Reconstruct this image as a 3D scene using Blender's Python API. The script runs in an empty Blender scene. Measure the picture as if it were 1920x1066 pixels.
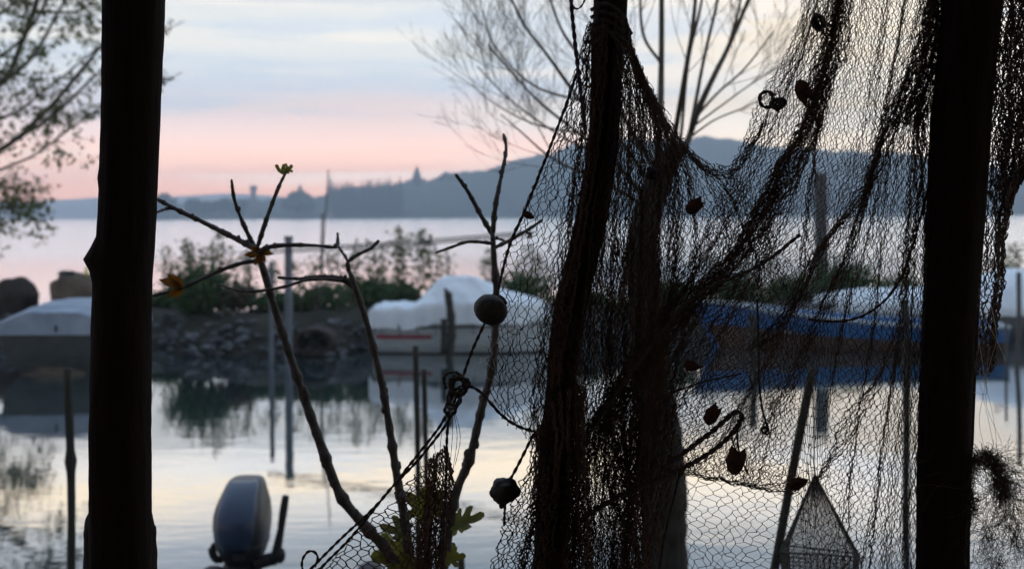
import bpy, math, random
import numpy as np
from mathutils import Vector, Matrix, noise as mnoise

random.seed(7); RNG = np.random.default_rng(11)
SC = bpy.context.scene
COL = SC.collection
R = math.radians

# ------------------------------------------------------------------ camera
F = 2400.0; CX, CY = 960.0, 403.0; H = 2.1; ROLL = R(0.3)
RV = Vector((math.cos(ROLL), 0, -math.sin(ROLL))); UV = Vector((math.sin(ROLL), 0, math.cos(ROLL)))
cam = bpy.data.cameras.new('camera'); camo = bpy.data.objects.new('camera', cam); COL.objects.link(camo)
cam.sensor_width = 36.0; cam.lens = 36.0 * F / 1920.0
cam.shift_y = -(533.0 - CY) / 1920.0
cam.clip_start = 0.05; cam.clip_end = 20000
cam.dof.use_dof = True; cam.dof.focus_distance = 2.05; cam.dof.aperture_fstop = 5.2
m = Matrix.Identity(4)
for i, v in enumerate((RV, UV, Vector((0, -1, 0)))):
    m[0][i], m[1][i], m[2][i] = v
m[0][3], m[1][3], m[2][3] = 0, 0, H
camo.matrix_world = m
SC.camera = camo

def at(px, py, Y):
    u = float((px - CX) / F); v = float(-(py - CY) / F)
    return Vector((0, 0, H)) + (Vector((0, 1, 0)) + RV * u + UV * v) * float(Y)

def srgb(r, g, b):
    def c(x):
        x /= 255.0
        return x / 12.92 if x <= 0.04045 else ((x + 0.055) / 1.055) ** 2.4
    return (c(r), c(g), c(b), 1.0)

# ------------------------------------------------------------------ sky
world = bpy.data.worlds.new('World'); SC.world = world; world.use_nodes = True
nt = world.node_tree; N = nt.nodes; L = nt.links; N.clear()
def nd(tree, t, **kw):
    n = tree.nodes.new(t)
    for k, v in kw.items(): setattr(n, k, v)
    return n
def link(tree, a, b): tree.links.new(a, b)
def mth(tree, op, a, b=None, clamp=False):
    n = tree.nodes.new('ShaderNodeMath'); n.operation = op; n.use_clamp = clamp
    for i, x in enumerate((a, b)):
        if x is None: continue
        if isinstance(x, (int, float)): n.inputs[i].default_value = x
        else: tree.links.new(x, n.inputs[i])
    return n.outputs[0]
def maprange(tree, v, a, b, c, d, smooth=False):
    n = tree.nodes.new('ShaderNodeMapRange'); n.clamp = True
    if smooth: n.interpolation_type = 'SMOOTHSTEP'
    tree.links.new(v, n.inputs[0])
    for i, x in enumerate((a, b, c, d)): n.inputs[i + 1].default_value = x
    return n.outputs[0]
def ramp(tree, v, stops):
    n = tree.nodes.new('ShaderNodeValToRGB'); tree.links.new(v, n.inputs[0])
    e = n.color_ramp.elements
    while len(e) > 1: e.remove(e[-1])
    e[0].position = stops[0][0]; e[0].color = stops[0][1]
    for p, c in stops[1:]:
        x = e.new(p); x.color = c
    return n.outputs[0]
def mixc(tree, f, a, b, mode='MIX'):
    n = tree.nodes.new('ShaderNodeMix'); n.data_type = 'RGBA'; n.blend_type = mode
    for i, x in ((0, f), (6, a), (7, b)):
        if isinstance(x, (int, float)): n.inputs[i].default_value = x
        elif isinstance(x, tuple): n.inputs[i].default_value = x
        else: tree.links.new(x, n.inputs[i])
    return n.outputs[2]
def noise(tree, vec, scale, detail=4.0, rough=0.5, dist=0.0):
    n = tree.nodes.new('ShaderNodeTexNoise')
    if vec is not None: tree.links.new(vec, n.inputs['Vector'])
    n.inputs['Scale'].default_value = scale; n.inputs['Detail'].default_value = detail
    n.inputs['Roughness'].default_value = rough; n.inputs['Distortion'].default_value = dist
    return n.outputs[0]
def mapping(tree, vec, scale=(1, 1, 1), rot=(0, 0, 0), loc=(0, 0, 0)):
    n = tree.nodes.new('ShaderNodeMapping'); tree.links.new(vec, n.inputs[0])
    n.inputs['Scale'].default_value = scale; n.inputs['Rotation'].default_value = rot; n.inputs['Location'].default_value = loc
    return n.outputs[0]

SUN_EL, SUN_AZ = R(4), R(62)            # sun low beyond the right edge of the view
tc = nd(nt, 'ShaderNodeTexCoord').outputs['Generated']
sep = nd(nt, 'ShaderNodeSeparateXYZ'); link(nt, tc, sep.inputs[0])
X, Y_, Z = sep.outputs
zr = mth(nt, 'POWER', mth(nt, 'MAXIMUM', Z, 0.0), 0.5)          # finer steps near the horizon
def zs(z): return math.sqrt(max(z, 0.0))
wob = noise(nt, mapping(nt, tc, (1.6, 1.6, 9), loc=(3, 0, 0)), 1.0, 3.0, 0.5)
zr2 = mth(nt, 'ADD', zr, mth(nt, 'MULTIPLY', mth(nt, 'SUBTRACT', wob, 0.5), 0.10))
stops = [(0.000, (236, 180, 160)), (0.018, (255, 180, 140)), (0.040, (255, 198, 166)), (0.066, (242, 212, 202)), (0.076, (232, 212, 208)),
         (0.088, (212, 210, 216)), (0.110, (212, 216, 218)), (0.135, (228, 224, 214)), (0.160, (202, 206, 208)),
         (0.190, (255, 232, 196)), (0.222, (224, 220, 214)), (0.265, (160, 176, 190)), (0.34, (150, 174, 200)),
         (0.45, (190, 212, 240)), (0.7, (200, 222, 250)), (1.0, (190, 214, 246))]
base = ramp(nt, zr2, [(zs(z), srgb(*c)) for z, c in stops])
# warm afterglow towards the right
warm = mth(nt, 'MULTIPLY', maprange(nt, X, -0.03, 0.20, 0, 1, True), maprange(nt, Z, 0.28, 0.14, 0, 1, True))
base = mixc(nt, mth(nt, 'MULTIPLY', warm, 0.85), base, srgb(255, 234, 204))
# thin cloud bands
cl = noise(nt, mapping(nt, tc, (2.2, 2.2, 22), rot=(0, R(3), 0), loc=(1.3, 0.4, 2.2)), 1.6, 5.0, 0.55, 0.3)
band = mth(nt, 'MULTIPLY', maprange(nt, cl, 0.47, 0.62, 0, 1, True), maprange(nt, Z, 0.055, 0.085, 0, 1, True))
base = mixc(nt, mth(nt, 'MULTIPLY', band, 0.7), base, srgb(194, 204, 216))
cl2 = noise(nt, mapping(nt, tc, (1.8, 1.8, 30), rot=(0, R(-2), 0), loc=(7.3, 2.4, 5.2)), 1.4, 5.0, 0.55, 0.2)
band2 = mth(nt, 'MULTIPLY', maprange(nt, cl2, 0.49, 0.62, 0, 1, True), maprange(nt, Z, 0.30, 0.20, 0, 1, True))
base = mixc(nt, mth(nt, 'MULTIPLY', band2, 0.55), base, srgb(250, 238, 222))
# the dusk sky is darker away from the sunset
east = maprange(nt, Y_, -0.6, 0.6, 0.40, 1.0, True)
base = mixc(nt, 1.0, base, east, 'MULTIPLY')
glow = mth(nt, 'ADD', mth(nt, 'ADD', 1.0, maprange(nt, Z, 0.015, 0.088, 1.75, 0.0, True)),
           mth(nt, 'MULTIPLY', maprange(nt, Z, 0.165, 0.185, 0, 0.8, True), maprange(nt, Z, 0.200, 0.265, 1, 0, True)))
gv = nd(nt, 'ShaderNodeCombineXYZ')
for i_ in range(3): link(nt, glow, gv.inputs[i_])
base = mixc(nt, 1.0, base, gv.outputs[0], 'MULTIPLY')
sky = nd(nt, 'ShaderNodeTexSky', sky_type='NISHITA'); sky.sun_disc = False
sky.sun_elevation = SUN_EL; sky.sun_rotation = SUN_AZ; sky.dust_density = 2.0
b1 = nd(nt, 'ShaderNodeBackground'); link(nt, base, b1.inputs[0]); b1.inputs[1].default_value = 1.5
b2 = nd(nt, 'ShaderNodeBackground'); link(nt, sky.outputs[0], b2.inputs[0]); b2.inputs[1].default_value = 0.01
ad = nd(nt, 'ShaderNodeAddShader'); link(nt, b1.outputs[0], ad.inputs[0]); link(nt, b2.outputs[0], ad.inputs[1])
wo = nd(nt, 'ShaderNodeOutputWorld'); link(nt, ad.outputs[0], wo.inputs['Surface'])

sl = bpy.data.lights.new('sun', 'SUN'); sl.energy = 0.12; sl.angle = R(12); sl.color = (1, 0.82, 0.66)
so = bpy.data.objects.new('sun', sl); COL.objects.link(so)
sd = Vector((math.sin(SUN_AZ) * math.cos(SUN_EL), math.cos(SUN_AZ) * math.cos(SUN_EL), math.sin(SUN_EL)))
so.rotation_euler = (-sd).to_track_quat('-Z', 'Y').to_euler(); so.location = (20, 10, 10)

SC.view_settings.view_transform = 'Standard'; SC.view_settings.look = 'None'
SC.view_settings.exposure = 0.0; SC.view_settings.gamma = 1.0
SC.cycles.max_bounces = 8; SC.cycles.transparent_max_bounces = 12; SC.cycles.volume_bounces = 0
SC.cycles.use_denoising = True

# ------------------------------------------------------------------ materials
def mat(name, c1, c2=None, rough=0.85, scale=12.0, stretch=(1, 1, 1), bump=0.0, bscale=40.0, spec=0.3, transl=0.0, lo=0.35, hi=0.65, coat=0.0, metal=0.0):
    mt = bpy.data.materials.new(name); mt.use_nodes = True; t = mt.node_tree; t.nodes.clear()
    co = nd(t, 'ShaderNodeTexCoord').outputs['Object']
    p = nd(t, 'ShaderNodeBsdfPrincipled'); o = nd(t, 'ShaderNodeOutputMaterial')
    c1 = tuple(c1) + (1.0,)
    if c2 is not None:
        c2 = tuple(c2) + (1.0,)
        nz = noise(t, mapping(t, co, stretch), scale, 6.0, 0.6)
        col = mixc(t, maprange(t, nz, lo, hi, 0, 1), c1, c2)
        link(t, col, p.inputs['Base Color'])
    else: p.inputs['Base Color'].default_value = c1
    p.inputs['Roughness'].default_value = rough; p.inputs['Specular IOR Level'].default_value = spec
    p.inputs['Coat Weight'].default_value = coat; p.inputs['Metallic'].default_value = metal
    if bump > 0:
        bn = nd(t, 'ShaderNodeBump'); bn.inputs['Strength'].default_value = bump; bn.inputs['Distance'].default_value = 0.01
        link(t, noise(t, mapping(t, co, stretch), bscale, 6.0, 0.65), bn.inputs['Height']); link(t, bn.outputs[0], p.inputs['Normal'])
    out = p.outputs[0]
    if transl > 0:
        tr = nd(t, 'ShaderNodeBsdfTranslucent')
        if c2 is not None: link(t, col, tr.inputs[0])
        else: tr.inputs[0].default_value = c1
        mx = nd(t, 'ShaderNodeMixShader'); mx.inputs[0].default_value = transl
        link(t, out, mx.inputs[1]); link(t, tr.outputs[0], mx.inputs[2]); out = mx.outputs[0]
    link(t, out, o.inputs[0])
    return mt

M = {}
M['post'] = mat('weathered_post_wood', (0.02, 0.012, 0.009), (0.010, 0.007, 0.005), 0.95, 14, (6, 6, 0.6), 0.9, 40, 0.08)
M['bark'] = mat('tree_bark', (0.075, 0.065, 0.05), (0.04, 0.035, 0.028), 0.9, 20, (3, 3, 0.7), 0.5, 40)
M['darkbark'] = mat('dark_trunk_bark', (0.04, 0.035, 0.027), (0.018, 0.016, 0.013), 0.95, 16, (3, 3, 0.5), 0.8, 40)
M['twig'] = mat('twig_bark', (0.085, 0.075, 0.06), (0.045, 0.04, 0.03), 0.9, 20)
M['figbark'] = mat('fig_bark', (0.085, 0.075, 0.07), (0.04, 0.035, 0.032), 0.8, 60, (1, 1, 1), 0.4, 120)
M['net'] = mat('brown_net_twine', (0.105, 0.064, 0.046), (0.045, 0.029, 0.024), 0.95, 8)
M['netpale'] = mat('faded_net_twine', (0.16, 0.095, 0.068), (0.08, 0.05, 0.04), 0.95, 8)
M['rope'] = mat('dark_rope', (0.075, 0.06, 0.06), (0.04, 0.032, 0.035), 0.95, 60, (1, 1, 1), 0.6, 400)
M['cordviolet'] = mat('violet_grey_cord', (0.10, 0.085, 0.14), (0.05, 0.045, 0.08), 0.9, 60)
M['float'] = mat('dark_cork_float', (0.020, 0.014, 0.012), (0.009, 0.007, 0.006), 0.65, 60, (1, 1, 1), 0.5, 90, 0.4)
M['leafdry'] = mat('dry_brown_leaf', (0.07, 0.03, 0.018), (0.03, 0.014, 0.010), 0.9, 30, transl=0.2)
M['figleaf'] = mat('fig_leaf_green', (0.16, 0.15, 0.02), (0.07, 0.075, 0.012), 0.75, 14, transl=0.6)
M['leafyellow'] = mat('fig_leaf_yellow', (0.20, 0.085, 0.008), (0.07, 0.025, 0.006), 0.8, 25, transl=0.45)
M['willow'] = mat('small_tree_leaf', (0.11, 0.13, 0.035), (0.05, 0.065, 0.02), 0.8, 3, transl=0.35)
M['weed'] = mat('weed_leaf', (0.09, 0.115, 0.035), (0.05, 0.07, 0.025), 0.85, 2, transl=0.3)
M['bush'] = mat('bush_leaf', (0.06, 0.115, 0.045), (0.03, 0.06, 0.025), 0.85, 2, transl=0.2)
M['bushdry'] = mat('dry_bush_leaf', (0.10, 0.08, 0.05), (0.05, 0.045, 0.03), 0.85, 2, transl=0.2)
M['earth'] = mat('dark_bank_earth', (0.038, 0.036, 0.028), (0.018, 0.018, 0.014), 0.95, 2.2, (1, 1, 1), 0.8, 9)
M['stone'] = mat('pale_bank_stone', (0.15, 0.16, 0.175), (0.035, 0.035, 0.04), 0.9, 3, (1, 1, 1), 0.5, 16)
M['boulder'] = mat('brown_boulder_stone', (0.16, 0.13, 0.10), (0.085, 0.07, 0.058), 0.9, 3, (1, 1, 1), 0.7, 12)
M['boulderdark'] = mat('dark_boulder_stone', (0.05, 0.042, 0.036), (0.03, 0.025, 0.022), 0.9, 3, (1, 1, 1), 0.7, 12)
M['tarp'] = mat('white_boat_cover', (0.72, 0.80, 0.86), (0.60, 0.68, 0.75), 0.7, 2.5, (1, 1, 1), 0.9, 7)
M['tarpblue'] = mat('pale_blue_boat_cover', (0.30, 0.36, 0.44), (0.19, 0.24, 0.31), 0.7, 2.5, (1, 3, 1), 0.5, 5)
M['hullwhite'] = mat('white_hull_paint', (0.46, 0.52, 0.54), (0.34, 0.39, 0.41), 0.4, 4, (1, 1, 3), 0, spec=0.5)
M['hullgrey'] = mat('grey_hull_paint', (0.16, 0.18, 0.19), (0.10, 0.11, 0.12), 0.5, 4, spec=0.4)
M['hulldark'] = mat('dark_green_hull_paint', (0.07, 0.08, 0.08), (0.04, 0.048, 0.05), 0.55, 4, (1, 1, 4), spec=0.3)
M['hullblue'] = mat('blue_hull_paint', (0.022, 0.115, 0.30), (0.016, 0.08, 0.22), 0.4, 3, (1, 1, 4), spec=0.4)
M['hullbrown'] = mat('brown_antifouling_paint', (0.10, 0.065, 0.05), (0.06, 0.042, 0.036), 0.8, 6)
M['red'] = mat('red_stripe_paint', (0.26, 0.022, 0.045), (0.18, 0.018, 0.035), 0.5, 6)
M['metal'] = mat('galvanised_pole', (0.15, 0.18, 0.21), (0.10, 0.12, 0.14), 0.7, 6, spec=0.4)
M['stake'] = mat('wet_stake_wood', (0.045, 0.045, 0.038), (0.025, 0.025, 0.022), 0.9, 12, (4, 4, .6), 0.5, 40)
M['polegrey'] = mat('dull_grey_pole', (0.09, 0.10, 0.105), (0.06, 0.066, 0.07), 0.8, 6)
M['wire'] = mat('steel_wire', (0.07, 0.07, 0.07), None, 0.6)
M['black'] = mat('black_rubber', (0.018, 0.018, 0.02), (0.012, 0.012, 0.013), 0.6, 30)
M['cowl'] = mat('blue_grey_cowl_paint', (0.026, 0.045, 0.085), (0.021, 0.037, 0.072), 0.33, 5, spec=0.4, coat=0.0)
M['cowlside'] = mat('silver_grey_cowl_paint', (0.022, 0.024, 0.028), (0.014, 0.016, 0.018), 0.45, 5, spec=0.4, coat=0.0)
M['boatwood'] = mat('grey_boat_wood', (0.14, 0.14, 0.145), (0.08, 0.08, 0.085), 0.8, 10, (1, 6, 6))
M['hill'] = mat('wooded_hill', (0.045, 0.055, 0.035), (0.025, 0.032, 0.024), 0.95, 0.05, (1, 1, 1), 0, lo=0.4, hi=0.6)
M['fartree'] = mat('far_tree_foliage', (0.04, 0.05, 0.03), (0.022, 0.03, 0.02), 0.95, 0.2)
M['farwall'] = mat('far_pale_masonry', (0.34, 0.31, 0.28), (0.25, 0.23, 0.21), 0.9, 0.3)
M['farhazepaint'] = mat('far_land_painted_haze', (0.66, 0.60, 0.60), (0.56, 0.52, 0.53), 0.95, 0.02)  # haze paleness painted into the base colour of the mountains and shore strip
M['plank'] = mat('dark_roof_plank', (0.05, 0.04, 0.03), (0.03, 0.025, 0.02), 0.95, 6, (1, 12, 1))
M['trapcloth'] = mat('grey_trap_netting', (0.12, 0.125, 0.115), (0.07, 0.075, 0.07), 0.95, 8)
M['fibre'] = mat('frayed_fibre', (0.10, 0.085, 0.07), (0.06, 0.05, 0.042), 0.95, 20)
M['fibrepale'] = mat('pale_nylon_fibre', (0.55, 0.52, 0.48), None, 0.5)
M['yellow'] = mat('yellow_marker_paint', (0.6, 0.6, 0.05), None, 0.6)
def lampmat():
    mt = bpy.data.materials.new('lit_lamp_glass'); mt.use_nodes = True; t = mt.node_tree; t.nodes.clear()
    e = nd(t, 'ShaderNodeEmission'); e.inputs[0].default_value = (1, 0.42, 0.22, 1); e.inputs[1].default_value = 6
    o = nd(t, 'ShaderNodeOutputMaterial'); link(t, e.outputs[0], o.inputs[0]); return mt
M['lamp'] = lampmat()
def watermat():
    mt = bpy.data.materials.new('lake_water'); mt.use_nodes = True; t = mt.node_tree; t.nodes.clear()
    co = nd(t, 'ShaderNodeTexCoord').outputs['Object']
    n1 = noise(t, mapping(t, co, (1.0, 2.2, 1), rot=(0, 0, R(8))), 1.7, 3.0, 0.5, 0.4)
    n2 = noise(t, mapping(t, co, (1.0, 2.6, 1), rot=(0, 0, R(-6))), 7.0, 2.0, 0.5, 0.2)
    patch = noise(t, mapping(t, co, (0.004, 0.02, 1)), 1.0, 3.0, 0.5)
    h = mth(t, 'ADD', mth(t, 'MULTIPLY', n1, 1.0), mth(t, 'MULTIPLY', n2, 0.18))
    bn = nd(t, 'ShaderNodeBump'); bn.inputs['Distance'].default_value = 0.0032
    link(t, h, bn.inputs['Height']); link(t, maprange(t, patch, 0.4, 0.62, 0.45, 1.0, True), bn.inputs['Strength'])
    gl = nd(t, 'ShaderNodeBsdfGlossy'); pos = nd(t, 'ShaderNodeSeparateXYZ'); link(t, co, pos.inputs[0]); link(t, maprange(t, pos.outputs[1], 22, 80, 0.02, 0.17, True), gl.inputs['Roughness']); gl.inputs['Color'].default_value = (0.97, 0.98, 1, 1)
    df = nd(t, 'ShaderNodeBsdfDiffuse'); df.inputs[0].default_value = (0.02, 0.035, 0.038, 1)
    fr = nd(t, 'ShaderNodeFresnel'); fr.inputs[0].default_value = 1.9
    link(t, bn.outputs[0], gl.inputs['Normal']); link(t, bn.outputs[0], fr.inputs['Normal'])
    mx = nd(t, 'ShaderNodeMixShader')
    link(t, maprange(t, fr.outputs[0], 0.05, 0.75, 0.10, 0.97), mx.inputs[0]); link(t, df.outputs[0], mx.inputs[1]); link(t, gl.outputs[0], mx.inputs[2])
    o = nd(t, 'ShaderNodeOutputMaterial'); link(t, mx.outputs[0], o.inputs[0]); return mt
M['water'] = watermat()

# ------------------------------------------------------------------ mesh helpers
class MB:
    def __init__(s): s.v = []; s.f = []
    def add(s, vs, fs):
        b = len(s.v); s.v.extend([tuple(x) for x in vs]); s.f.extend([tuple(i + b for i in f) for f in fs])
    def tube(s, pts, rad, sides=6, cap=True):
        pts = [Vector(p) for p in pts]; n = len(pts)
        if not hasattr(rad, '__len__'): rad = [rad] * n
        vs = []; prev = None
        for i, p in enumerate(pts):
            t = (pts[min(i + 1, n - 1)] - pts[max(i - 1, 0)])
            if t.length < 1e-9: t = Vector((0, 0, 1))
            t.normalize()
            if prev is None:
                a = Vector((0, 1, 0)) if abs(t.y) < 0.9 else Vector((1, 0, 0))
                n1 = t.cross(a).normalized()
            else:
                n1 = (prev - t * prev.dot(t))
                n1 = n1.normalized() if n1.length > 1e-6 else t.orthogonal().normalized()
            prev = n1; n2 = t.cross(n1)
            for k in range(sides):
                a = 2 * math.pi * k / sides
                vs.append(p + (n1 * math.cos(a) + n2 * math.sin(a)) * rad[i])
        fs = []
        for i in range(n - 1):
            for k in range(sides):
                k2 = (k + 1) % sides
                fs.append((i * sides + k, i * sides + k2, (i + 1) * sides + k2, (i + 1) * sides + k))
        if cap and sides > 2:
            fs.append(tuple(range(sides))[::-1]); fs.append(tuple((n - 1) * sides + k for k in range(sides)))
        s.add(vs, fs)
    def box(s, c, sx, sy, sz, rz=0.0):
        c = Vector(c); rm = Matrix.Rotation(rz, 3, 'Z')
        vs = [c + rm @ Vector((x * sx / 2, y * sy / 2, z * sz / 2)) for x in (-1, 1) for y in (-1, 1) for z in (-1, 1)]
        s.add(vs, [(0, 1, 3, 2), (4, 6, 7, 5), (0, 4, 5, 1), (2, 3, 7, 6), (0, 2, 6, 4), (1, 5, 7, 3)])
    def blob(s, c, rx, ry, rz, n=14, amp=0.15, freq=1.5, seed=0.0, rot=None, power=1.0):
        c = Vector(c); vs = []; fs = []; k = n * 2
        for i in range(n + 1):
            th = math.pi * i / n
            for j in range(k):
                ph = 2 * math.pi * j / k
                d = Vector((math.sin(th) * math.cos(ph), math.sin(th) * math.sin(ph), math.cos(th)))
                w = 1 + amp * mnoise.fractal(d * freq + Vector((seed, seed * 1.7, -seed)), 1.0, 2.0, 4)
                if power != 1.0: d = Vector([math.copysign(abs(q) ** power, q) for q in d])
                q = Vector((d.x * rx * w, d.y * ry * w, d.z * rz * w))
                if rot is not None: q = rot @ q
                vs.append(c + q)
        for i in range(n):
            for j in range(k):
                j2 = (j + 1) % k
                fs.append((i * k + j, (i + 1) * k + j, (i + 1) * k + j2, i * k + j2))
        s.add(vs, fs)
    def loft(s, rings, cap0=True, cap1=True, closed=True):
        k = len(rings[0]); vs = [p for r in rings for p in r]; fs = []
        for i in range(len(rings) - 1):
            for j in range(k if closed else k - 1):
                j2 = (j + 1) % k
                fs.append((i * k + j, i * k + j2, (i + 1) * k + j2, (i + 1) * k + j))
        if cap0: fs.append(tuple(range(k))[::-1])
        if cap1: fs.append(tuple((len(rings) - 1) * k + j for j in range(k)))
        s.add(vs, fs)
    def build(s, name, material, parent=None, smooth=False, origin=None):
        me = bpy.data.meshes.new(name)
        o0 = parent.location.copy() if parent is not None and origin is None else Vector(origin or (0, 0, 0))
        me.from_pydata([(x - o0.x, y - o0.y, z - o0.z) for x, y, z in s.v], [], s.f)
        me.materials.append(M[material]); me.update()
        if smooth: me.polygons.foreach_set('use_smooth', [True] * len(me.polygons))
        o = bpy.data.objects.new(name, me); COL.objects.link(o)
        if parent is not None: o.parent = parent
        else: o.location = o0
        return o

def tag(o, label, cat, group=None, kind=None):
    if label: o['label'] = label
    if cat: o['category'] = cat
    if group: o['group'] = group
    if kind: o['kind'] = kind
    return o
def thing(name, label, cat, loc, group=None):
    o = bpy.data.objects.new(name, None); COL.objects.link(o); o.location = Vector(loc); o.empty_display_size = 0.1
    return tag(o, label, cat, group)
def sub(part, child):          # hang a sub-part on a part that sits at its thing's origin
    child.parent = part; return child
def struct(name, mb, material, smooth=False):
    o = mb.build(name, material, smooth=smooth); o['kind'] = 'structure'; return o

def spline(pts, n):
    """Catmull-Rom through pts, n samples by arc length (numpy)."""
    P = np.array([tuple(p) for p in pts], float)
    if len(P) == 2: return P[0] + (P[1] - P[0]) * np.linspace(0, 1, n)[:, None]
    Q = np.vstack([2 * P[0] - P[1], P, 2 * P[-1] - P[-2]]); out = []
    for i in range(1, len(Q) - 2):
        t = np.linspace(0, 1, 24, endpoint=False)[:, None]
        a, b, c, d = Q[i - 1], Q[i], Q[i + 1], Q[i + 2]
        out.append(0.5 * ((2 * b) + (-a + c) * t + (2 * a - 5 * b + 4 * c - d) * t ** 2 + (-a + 3 * b - 3 * c + d) * t ** 3))
    out = np.vstack(out + [P[-1][None]])
    s = np.concatenate([[0], np.cumsum(np.linalg.norm(np.diff(out, axis=0), axis=1))])
    q = np.linspace(0, s[-1], n)
    return np.stack([np.interp(q, s, out[:, k]) for k in range(P.shape[1])], 1)

def pxline(pts, n, Y):
    """pixel polyline -> world points; Y one distance or a per-point list"""
    if hasattr(Y, '__len__'): src = [(a, b, y) for (a, b), y in zip(pts, Y)]
    else: src = [(a, b, Y) for a, b in pts]
    return [at(*q) for q in spline(src, n)]

def taper(r0, r1, n): return list(np.linspace(r0, r1, n))
def knobby(pts, rad, amp, seed=0, f=30.0):
    """add small bark irregularity to a radius list"""
    return [r * (1 + amp * mnoise.noise(Vector(p) * f + Vector((seed, 0, 0)))) for p, r in zip(pts, rad)]

# ------------------------------------------------------------------ setting: water, ground, hills
w = MB(); w.add([(-2600, 2.2, 0), (2600, 2.2, 0), (2600, 2600, 0), (-2600, 2600, 0)], [(0, 1, 2, 3)])
struct('water', w, 'water')
def bank_h(x, y):
    edge = 5.6 + 0.5 * math.sin(x * 0.8) + (1.2 if x > 0.6 else 0) * min(1, (x - 0.6))
    k = (edge - y) / 2.6
    return max(-0.6, min(0.62, k * 0.55)) + 0.05 * mnoise.noise(Vector((x, y, 0)) * 1.3)
g = MB(); nx, ny = 70, 40; vs = []
for j in range(ny):
    for i in range(nx):
        x = -30 + 60 * i / (nx - 1); y = -26 + 34.5 * j / (ny - 1)
        x *= 0.35 + 0.65 * abs(x) / 30
        vs.append((x, y, bank_h(x, y)))
g.add(vs, [(j * nx + i, j * nx + i + 1, (j + 1) * nx + i + 1, (j + 1) * nx + i) for j in range(ny - 1) for i in range(nx - 1)])
struct('ground', g, 'earth', True)

# the spit that closes the little harbour
def spit_top(x):
    return 0.56 + 0.10 * mnoise.noise(Vector((x * 0.5, 3.1, 0))) + 0.05 * mnoise.noise(Vector((x * 1.7, 1, 0)))
def sst(a, b, x):
    t_ = min(1.0, max(0.0, (x - a) / (b - a))); return t_ * t_ * (3 - 2 * t_)
def spit_dy(x):          # the spit's edge bends back where boats are moored
    return 1.4 * sst(-2.7, -2.0, x) + 1.6 * sst(3.8, 4.7, x) + 1.5 * (1 - sst(-5.6, -5.1, x))
g = MB(); prof = [(18.95, -0.5), (19.25, -0.02), (19.5, 0.22), (19.9, 0.62), (20.3, 0.95), (21.0, 1.0), (22.0, 0.9), (22.8, 0.3), (23.4, -0.5)]
xs = np.linspace(-26, 26, 260); vs = []
for yy, k in prof:
    for x in xs:
        z = k * spit_top(x) if k > 0 else k
        z += 0.07 * mnoise.noise(Vector((x * 2.3, yy * 2.3, 5))) + 0.04 * mnoise.noise(Vector((x * 6, yy * 6, 9)))
        vs.append((x, yy + spit_dy(x) + 0.25 * mnoise.noise(Vector((x * 0.9, yy, 2))), z))
n_ = len(xs)
g.add(vs, [(j * n_ + i, j * n_ + i + 1, (j + 1) * n_ + i + 1, (j + 1) * n_ + i) for j in range(len(prof) - 1) for i in range(n_ - 1)])
struct('land', g, 'earth', True)

# far shore
prof_px = [(262, 400), (285, 388), (345, 384), (440, 380), (470, 373), (540, 372), (560, 364), (590, 370), (612, 366), (640, 356), (700, 352), (750, 345),
           (770, 336), (790, 334), (802, 339), (830, 330), (870, 325), (900, 322), (930, 314), (960, 305), (1000, 297), (1040, 283), (1075, 271),
           (1150, 264), (1250, 262), (1320, 258), (1375, 262), (1405, 271), (1440, 276), (1500, 275), (1560, 282), (1640, 287), (1700, 290),
           (1760, 300), (1840, 316), (1900, 326), (1960, 332), (2150, 345), (2500, 360), (3000, 380)]
def ridge(px): return float(np.interp(px, [p[0] for p in prof_px], [p[1] for p in prof_px]))
g = MB(); pxs = np.arange(262, 3000, 4.0); rows = [(960, 0.0), (985, 0.10), (1010, 0.22), (1060, 0.5), (1110, 0.8), (1150, 1.0), (1220, 0.9), (1320, 0.6), (1440, -0.02)]
vs = []
for yy, k in rows:
    for px in pxs:
        top = at(px, ridge(px), 1150); x = top.x * yy / 1150
        base_z = 0.3 if k > 0 else -1
        z = base_z + k * max(top.z, 2.0)
        if k > 0.05: z += 1.6 * abs(mnoise.noise(Vector((x * 0.22, yy * 0.22, 3)))) * 2 + 1.2 * mnoise.noise(Vector((x * 0.6, yy * 0.3, 7)))
        if k > 0.05: z += 2.6 * mnoise.fractal(Vector((x * 0.05, yy * 0.05, 0)), 1.0, 2.0, 4)
        vs.append((x, yy, z))
n_ = len(pxs)
g.add(vs, [(j * n_ + i, j * n_ + i + 1, (j + 1) * n_ + i + 1, (j + 1) * n_ + i) for j in range(len(rows) - 1) for i in range(n_ - 1)])
struct('hills', g, 'hill', False)
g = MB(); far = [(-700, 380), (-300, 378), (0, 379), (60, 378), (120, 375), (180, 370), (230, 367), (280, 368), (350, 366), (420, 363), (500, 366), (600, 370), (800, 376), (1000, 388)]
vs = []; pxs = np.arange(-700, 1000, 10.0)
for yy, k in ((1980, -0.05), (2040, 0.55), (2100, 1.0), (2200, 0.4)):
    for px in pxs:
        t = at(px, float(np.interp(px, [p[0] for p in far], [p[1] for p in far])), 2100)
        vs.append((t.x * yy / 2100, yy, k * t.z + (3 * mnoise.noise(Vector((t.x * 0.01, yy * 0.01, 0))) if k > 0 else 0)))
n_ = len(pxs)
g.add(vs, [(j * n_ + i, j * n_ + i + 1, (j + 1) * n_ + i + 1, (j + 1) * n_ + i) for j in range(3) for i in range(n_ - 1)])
struct('mountains', g, 'farhazepaint', True)
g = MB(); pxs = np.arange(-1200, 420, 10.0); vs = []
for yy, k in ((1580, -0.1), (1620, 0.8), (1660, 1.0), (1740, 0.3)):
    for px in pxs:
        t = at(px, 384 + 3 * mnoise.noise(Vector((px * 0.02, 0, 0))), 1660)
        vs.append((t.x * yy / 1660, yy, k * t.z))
n_ = len(pxs)
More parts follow.
